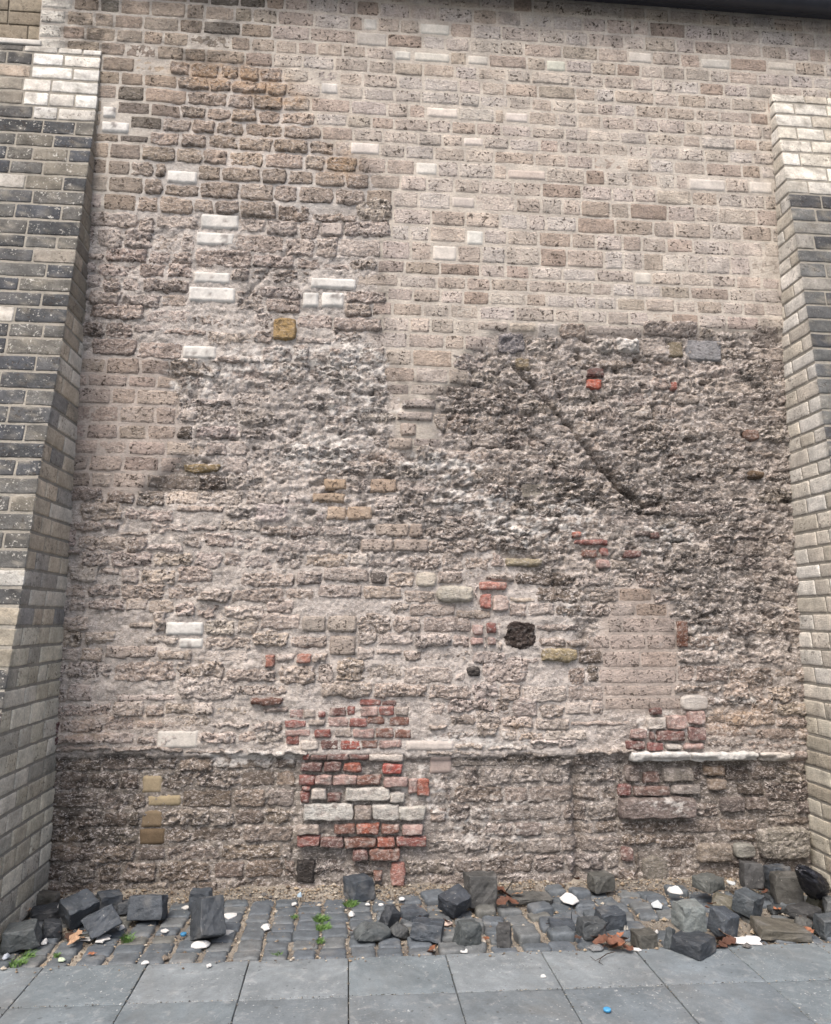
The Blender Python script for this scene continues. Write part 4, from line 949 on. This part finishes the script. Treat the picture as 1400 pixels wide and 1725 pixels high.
# ------------------------------------------------------------------ leaves, weeds and litter
def place(px, py, z=0.0): x, y = GP(px, py, z); return np.array((x, y, z))
def leaf(px, py, size, tone, label, z=.012, rz=0, rx=0, ry=0, curl=.6):
    p = place(px, py, z); u, v = np.meshgrid(np.linspace(-1, 1, 9), np.linspace(-1, 1, 6))
    w = .62*np.clip(1-u*u, 0, 1)**.9*(1-.35*u)*(1+.22*np.cos(9*u+px))+.015
    x = u; y = v*w; zc = curl*(y*y*.9+.35*u*u)+.06*np.sin(7*u+px)+.05*v*np.cos(5*u)
    P = np.stack((x.ravel(), y.ravel(), zc.ravel()), 1)*size/2
    R = np.array(Euler((math.radians(rx), math.radians(ry), math.radians(rz))).to_matrix()); P = P@R.T; P[:, 2] -= P[:, 2].min()
    a = np.arange(54).reshape(6, 9); F = np.stack((a[:-1, :-1], a[:-1, 1:], a[1:, 1:], a[1:, :-1]), -1).reshape(-1, 4)
    o = make('dry_leaf', P+p, F, M_LEAF, None, np.broadcast_to(C(*tone, k=.7), (54, 3))*(1+.3*fbm(P[:, 0]*90, P[:, 1]*90, 2, 480))[:, None])
    tag(o, label, 'leaf', 'dry brown leaves among the setts'); return o
OR, BR, TL = (168, 104, 66), (116, 74, 54), (178, 140, 106)
def pile(label, pts, zs=.02):
    for i, (px, py, s) in enumerate(pts):
        leaf(px, py, s, tuple(np.array(random.choice([OR, BR, TL, BR, (92, 64, 50)]))*random.uniform(.8, 1.1)), label, zs+random.uniform(0, .02), random.uniform(0, 360), random.uniform(-32, 32), random.uniform(-28, 28), random.uniform(.1, .55))
pile('orange brown leaf in the pile at the kerb below the raised setts', [(1004, 1584, .08), (1012, 1590, .09), (1022, 1588, .08), (1030, 1580, .07), (1038, 1592, .10), (1046, 1598, .09), (1052, 1586, .08), (1058, 1598, .07), (1034, 1600, .09), (1018, 1598, .06), (1044, 1578, .06)], .0)
pile('curled brown leaf wedged beside the upright grey stone at the wall', [(842, 1500, .11), (852, 1512, .12), (862, 1520, .10), (848, 1522, .09), (872, 1508, .08), (838, 1514, .08)], .03)
pile('yellow brown leaf under the large tilted sett on the left', [(110, 1572, .08), (118, 1580, .09), (128, 1582, .10), (134, 1572, .08), (124, 1590, .07), (138, 1582, .06)], .01)
pile('reddish leaf in the corner of the left buttress', [(26, 1546, .08), (36, 1538, .08), (44, 1534, .07)], .02)
pile('rust coloured leaf behind the stacked setts', [(1196, 1532, .07), (1200, 1526, .08)], .05)
pile('brown leaf in the tuft right of the stacked setts', [(1214, 1586, .09), (1222, 1580, .10), (1228, 1588, .09), (1218, 1594, .07), (1210, 1596, .06)], .0)
pile('orange leaf between the blue grey sett and the flat gritty one', [(1358, 1560, .08), (1362, 1568, .07), (1356, 1548, .06)], .02)
pile('orange leaf behind the diamond shaped sett', [(1282, 1502, .07), (1290, 1504, .06)], .04)
pile('small reddish leaf between setts in the centre', [(706, 1534, .06), (710, 1548, .06), (678, 1548, .05), (752, 1556, .07), (760, 1562, .06), (756, 1574, .06), (728, 1600, .06), (724, 1606, .05), (802, 1578, .05), (818, 1582, .05), (590, 1570, .05), (924, 1558, .05), (966, 1574, .05), (974, 1580, .05)], .0)
pile('red brown leaf stuck in a hole at the foot of the wall', [(972, 1484, .07)], .06)
leaf(155, 1608, .05, OR, 'single orange leaf lying on a sett near the left kerb', .006, 20)
leaf(793, 1512, .08, TL, 'tan leaf pressed between two grey stones by the wall', .03, 80, 70)
leaf(1310, 1532, .06, OR, 'orange leaf tucked under the low dark stone', .02, 10)

def tuft(px, py, r, n, h, label):
    p = place(px, py); V = []; F = []; c = []
    for i in range(n):
        a = random.uniform(0, 6.283); d = r*math.sqrt(random.random()); b = np.array((p[0]+math.cos(a)*d, p[1]+math.sin(a)*d*.8, -.006))
        ln = h*random.uniform(.5, 1.1); t = random.uniform(0, 6.283); lean = random.uniform(.1, 1.0); dr = np.array((math.cos(t)*lean, math.sin(t)*lean, 1)); dr /= np.linalg.norm(dr)
        s = np.cross(dr, (math.cos(t+1), math.sin(t+1), 0)); s = s/max(np.linalg.norm(s), 1e-6)*random.uniform(.0012, .003)
        m = b+dr*ln*.6; e = m+(dr+np.array((math.cos(t)*.6, math.sin(t)*.6, -.35)))*ln*.4
        k = len(V); V += [b-s, b+s, m+s, m-s, e]; F += [(k, k+1, k+2, k+3), (k+3, k+2, k+4, k+4)]
    V = np.array(V); F = [tuple(dict.fromkeys(f)) for f in F]
    o = make('grass_tuft', V, F, M_GRASS, None, np.array(C(98, 140, 52, .7)), smooth=False); tag(o, label, 'grass', 'green weeds between the setts')
tuft(30, 1626, .035, 90, .05, 'grass tuft at the kerb in the lower left corner')
tuft(48, 1613, .030, 70, .05, 'grass tuft between setts beside the light topped one')
tuft(213, 1586, .028, 70, .06, 'small grass tuft below the grooved leaning sett')
tuft(95, 1610, .014, 25, .03, 'tiny grass sprig near the green and white scrap on the left')
tuft(540, 1550, .040, 150, .045, 'leafy green weed in a joint at the centre, the farther of two')
tuft(545, 1564, .040, 150, .040, 'leafy green weed in a joint at the centre, the nearer of two')
tuft(540, 1586, .022, 60, .03, 'thin mossy weed just before the two leafy ones')
tuft(592, 1524, .045, 160, .04, 'broad green weed in front of the sett under the red bricks')
tuft(496, 1545, .020, 40, .03, 'sparse weed on the setts left of the leafy green ones')
tuft(468, 1610, .018, 30, .03, 'sparse weed at the kerb left of centre')

def scrap(b, label, name='paper_scrap', tone=(232, 232, 230), lump=.0, seed=1, mat=None, z=.004, cat='litter', ang=0, grp='scraps of white litter', thick=.004):
    """thin torn piece with its own thickness; b = photo pixel box"""
    x0, y0 = GP((b[0]+b[2])/2, b[3], z); s = FPX/((np.array((x0, y0, z))-CP)@FW); w = (b[2]-b[0])/s; x1, y1 = GP((b[0]+b[2])/2, b[1], z+lump); d = max(.012, min(y1-y0, w*1.6))
    rnd = random.Random(seed); n = rnd.choice([7, 8, 9, 11]); th = np.sort(np.linspace(0, 2*math.pi, n, endpoint=False)+np.array([rnd.uniform(-.22, .22) for _ in range(n)])); rr = np.array([rnd.uniform(.62, 1.15) for _ in range(n)])
    rings = []; V = []
    for q in (1.0, .72, .40):
        V += [(math.cos(t)*r*q, math.sin(t)*r*q) for t, r in zip(th, rr)]
    V.append((0, 0)); V = np.array(V); ca, sa = math.cos(ang), math.sin(ang)
    X = V[:, 0]*w/2*ca-V[:, 1]*d/2*sa; Y = V[:, 0]*w/2*sa+V[:, 1]*d/2*ca
    q = np.concatenate((np.full(n, 0), np.full(n, .6), np.full(n, .9), [1.0]))
    Zt = thick+q*lump*(1+.6*fbm(X*60+seed, Y*60, 3, 491))+.003*np.abs(fbm(X*80+seed, Y*80, 2, 492)); Zb = np.zeros(len(V))
    T = np.stack((X+x0, Y+y0+d/2, Zt+z), 1); Bt = np.stack((X+x0, Y+y0+d/2, Zb+z), 1)
    F = []
    for k in range(2):
        for i in range(n): j = (i+1) % n; F.append((k*n+i, k*n+j, (k+1)*n+j, (k+1)*n+i))
    for i in range(n): F.append((2*n+i, 2*n+(i+1) % n, 3*n))
    m = len(V)
    for i in range(n): j = (i+1) % n; F.append((j, i, m+i, m+j))
    F.append(tuple(m+i for i in range(n))[::-1])
    o = make(name, np.vstack((T, Bt)), F, mat or M_PAPER, None, C(*tone, k=.62), smooth=False); tag(o, label, cat, grp); return o
scrap((318, 1583, 358, 1598), 'white shell shaped scrap at the foot of the tall leaning block', lump=.018, seed=2)
scrap((362, 1567, 394, 1576), 'thin white strip right of the tall leaning block', seed=3, ang=.25)
scrap((372, 1536, 402, 1549), 'torn white paper on the setts behind the thin white strip', seed=4, lump=.006)
scrap((303, 1521, 318, 1534), 'small rectangular white card beside the squared sett', seed=5, thick=.003)
scrap((268, 1566, 283, 1572), 'little white scrap between setts near the blue cap', seed=6)
scrap((196, 1554, 208, 1568), 'white torn corner right of the grooved sett', seed=7, lump=.014)
scrap((218, 1543, 230, 1552), 'crumpled white bit before the wide flat faced sett', seed=8, lump=.012)
scrap((153, 1576, 182, 1588), 'long white strip under the grooved leaning sett', seed=9, ang=.3)
scrap((134, 1579, 156, 1586), 'short white strip beside the yellow leaves', seed=10)
scrap((66, 1580, 78, 1592), 'white crumpled tissue right of the light topped sett', seed=11, lump=.016)
scrap((0, 1604, 11, 1617), 'pale bluish scrap at the left edge of the picture', tone=(206, 216, 230), seed=12, lump=.012)
scrap((36, 1506, 52, 1530), 'white crumpled tissue in the left corner against the buttress', seed=13, lump=.05, z=.03)
scrap((96, 1516, 106, 1530), 'white sliver left of the large tilted sett', seed=14, lump=.04, z=.05)
scrap((93, 1612, 107, 1621), 'green and white scrap on the setts near the left kerb', tone=(206, 226, 190), seed=15, lump=.006)
scrap((234, 1620, 249, 1626), 'white scrap at the kerb below the left heap', seed=16)
scrap((347, 1625, 356, 1630), 'small white crumb on the paving slab left of centre', seed=17)
scrap((438, 1553, 455, 1568), 'folded white scrap on the setts left of centre', seed=18, lump=.012)
scrap((584, 1535, 600, 1545), 'crumpled white scrap beside the pale broken wedge', seed=19, lump=.014)
scrap((945, 1500, 986, 1524), 'white rag lying on the grit by the wall', name='white_rag', seed=20, lump=.03, z=.02, tone=(240, 240, 238))
scrap((1130, 1490, 1156, 1507), 'heap of white plaster crumbs at the wall', name='plaster_lump', seed=21, lump=.03, z=.05)
scrap((1103, 1517, 1126, 1531), 'flat pale card on the setts left of the stacked pair', seed=22, tone=(216, 226, 232), ang=-.4, z=.012)
scrap((1231, 1479, 1247, 1492), 'pale card behind the diamond shaped sett', seed=23, tone=(222, 230, 234), z=.06)
scrap((1240, 1573, 1298, 1593), 'white plastic strip at the kerb under the right heap', seed=24, lump=.016, tone=(240, 240, 240))
scrap((993, 1589, 1022, 1603), 'clear plastic wrapper beside the leaf pile at the kerb', name='plastic_wrapper', seed=25, lump=.012, tone=(196, 200, 202), mat=M_CLEAR, z=.006)
scrap((1067, 1596, 1084, 1603), 'white scrap at the kerb right of the leaf pile', seed=26, lump=.004)
scrap((1050, 1552, 1060, 1568), 'pale pebble beside the large raised sett', name='pebble', seed=27, lump=.03, tone=(206, 202, 192), cat='stone')
scrap((1104, 1566, 1112, 1573), 'white pebble before the wedge shaped stone', name='pebble', seed=28, lump=.014, cat='stone')
scrap((912, 1642, 922, 1648), 'small white crumb on the paving right of centre', seed=29)
scrap((776, 1599, 790, 1606), 'white scrap at the kerb below the rough cubic sett', seed=30)
scrap((808, 1580, 822, 1590), 'cream scrap between the rough cubic and narrow setts', seed=31, lump=.01, tone=(226, 214, 196))
scrap((500, 1503, 510, 1512), 'pale blue scrap on the grit by the wall', tone=(178, 206, 226), seed=32, lump=.02, z=.03)
scrap((490, 1521, 500, 1526), 'white stub lying on the setts before the wall', seed=33)
scrap((672, 1510, 684, 1518), 'white crumb on the grit below the red bricks', seed=34, lump=.008, z=.02)
scrap((615, 1521, 624, 1526), 'white crumb on a sett before the lone sett, left one', seed=35, lump=.006)
scrap((637, 1521, 647, 1527), 'white crumb on a sett before the lone sett, right one', seed=36, lump=.006)
scrap((744, 1550, 764, 1560), 'pinkish shell fragment among leaves in the centre', tone=(224, 196, 180), seed=37, lump=.012)

def cap_(px, py, r, h, label, z=.002, tone=(40, 150, 205)):
    p = place(px, py, z); n = 28; V = []; F = []
    for (rr, zz) in ((1, 0), (1, h*.85), (.9, h), (.55, h*.98), (.0, h*.97)):
        if rr == 0: V.append((0, 0, zz)); continue
        for i in range(n):
            t = 2*math.pi*i/n; k = rr*r*(1+(.03 if i % 2 and rr == 1 else 0)); V.append((math.cos(t)*k, math.sin(t)*k, zz))
    for k in range(3):
        for i in range(n): j = (i+1) % n; F.append((k*n+i, k*n+j, (k+1)*n+j, (k+1)*n+i))
    for i in range(n): F.append((3*n+i, 3*n+(i+1) % n, 4*n))
    F.append(tuple(range(n))[::-1])
    o = make('bottle_cap', np.array(V)+p, F, M_PLASTIC, None, C(*tone, k=.9)); tag(o, label, 'bottle cap', 'blue bottle caps'); return o
cap_(1023, 1703, .0165, .011, 'bright blue bottle cap lying on the paving slab')
cap_(309, 1576, .016, .014, 'blue bottle cap beside the tall leaning block', z=.004, tone=(30, 128, 180))
# twig
def tube(pts, rads, n=6):
    V = []; F = []; pts = [np.array(p) for p in pts]
    for i, p in enumerate(pts):
        d = pts[min(i+1, len(pts)-1)]-pts[max(i-1, 0)]; d = d/np.linalg.norm(d); s = np.cross(d, (0, 0, 1)); s /= max(np.linalg.norm(s), 1e-6); t = np.cross(d, s)
        for k in range(n): a = 2*math.pi*k/n; V.append(p+(s*math.cos(a)+t*math.sin(a))*rads[i])
    for i in range(len(pts)-1):
        for k in range(n): F.append((i*n+k, i*n+(k+1) % n, (i+1)*n+(k+1) % n, (i+1)*n+k))
    F.append(tuple(range(n))); F.append(tuple(range(len(V)-n, len(V)))[::-1]); return V, F
tw = [place(px, py, .006+dz) for px, py, dz in ((1036, 1603, .01), (1022, 1607, .012), (1012, 1614, .008), (1009, 1621, .001), (1016, 1625, 0.0))]
V1, F1 = tube(tw, [.0022, .0024, .0022, .0018, .001]); V2, F2 = tube([tw[2], place(1003, 1618, .004), place(994, 1611, .002)], [.0018, .0012, .0007])
o = make('twig', np.array(V1+V2), F1+[tuple(i+len(V1) for i in f) for f in F2], M_LEAF, None, C(70, 60, 52)); tag(o, 'thin dark forked twig lying on the paving by the leaf pile', 'twig')
# black bag, crumpled film draped over the stones
u, v = np.meshgrid(np.linspace(0, 2*math.pi, 60, endpoint=False), np.linspace(.02, math.pi-.02, 40))
S = np.stack((np.cos(u)*np.sin(v), np.sin(u)*np.sin(v), np.cos(v)), -1).reshape(-1, 3)
cr = ridged(S[:, 0]*1.7+S[:, 1]*1.1, S[:, 2]*2.2-S[:, 1]*1.3, 2, 501, .4)
S = S*(1+.30*cr)[:, None]*np.array((.36, .36, 1.0)); S[:, 0] *= 1+.35*np.clip(-S[:, 2], -.5, 1)
R = np.array(Euler((math.radians(28), math.radians(-40), 0)).to_matrix()); S = S@R.T
U = fit_to_box(S, (1338, 1455, 1398, 1517), .06, zr=(.6, 1.6)); U[:, 1] -= max(0, U[:, 1].max()+.02)
a = np.arange(60*40).reshape(40, 60); Fb = np.stack((a[:-1], np.roll(a, -1, 1)[:-1], np.roll(a, -1, 1)[1:], a[1:]), -1).reshape(-1, 4)
tag(make('plastic_bag', U, Fb[:, ::-1], M_BAG, None, (.012, .012, .016)), 'crumpled glossy black plastic bag on the stones at the right buttress', 'bag')
# clear cup lying behind the bag
n = 24; V = []; F = []
for (r, h) in ((.030, 0), (.031, .004), (.041, .09), (.043, .092), (.039, .09), (.029, .006), (.0, .006)):
    if r == 0: V.append((0, 0, h)); continue
    V += [(math.cos(2*math.pi*i/n)*r, math.sin(2*math.pi*i/n)*r, h) for i in range(n)]
for k in range(5):
    for i in range(n): j = (i+1) % n; F.append((k*n+i, k*n+j, (k+1)*n+j, (k+1)*n+i))
for i in range(n): F.append((5*n+i, 5*n+(i+1) % n, 6*n))
F.append(tuple(range(n))[::-1])
S = np.array(V)@np.array(Euler((math.radians(70), math.radians(20), math.radians(30))).to_matrix()).T
U = fit_to_box(S/.05, (1366, 1469, 1392, 1496), .07, zr=(.95, 1.05))
tag(make('plastic_cup', U, F, M_CLEAR, None, (.75, .78, .80)), 'clear plastic cup leaning behind the black bag', 'cup')
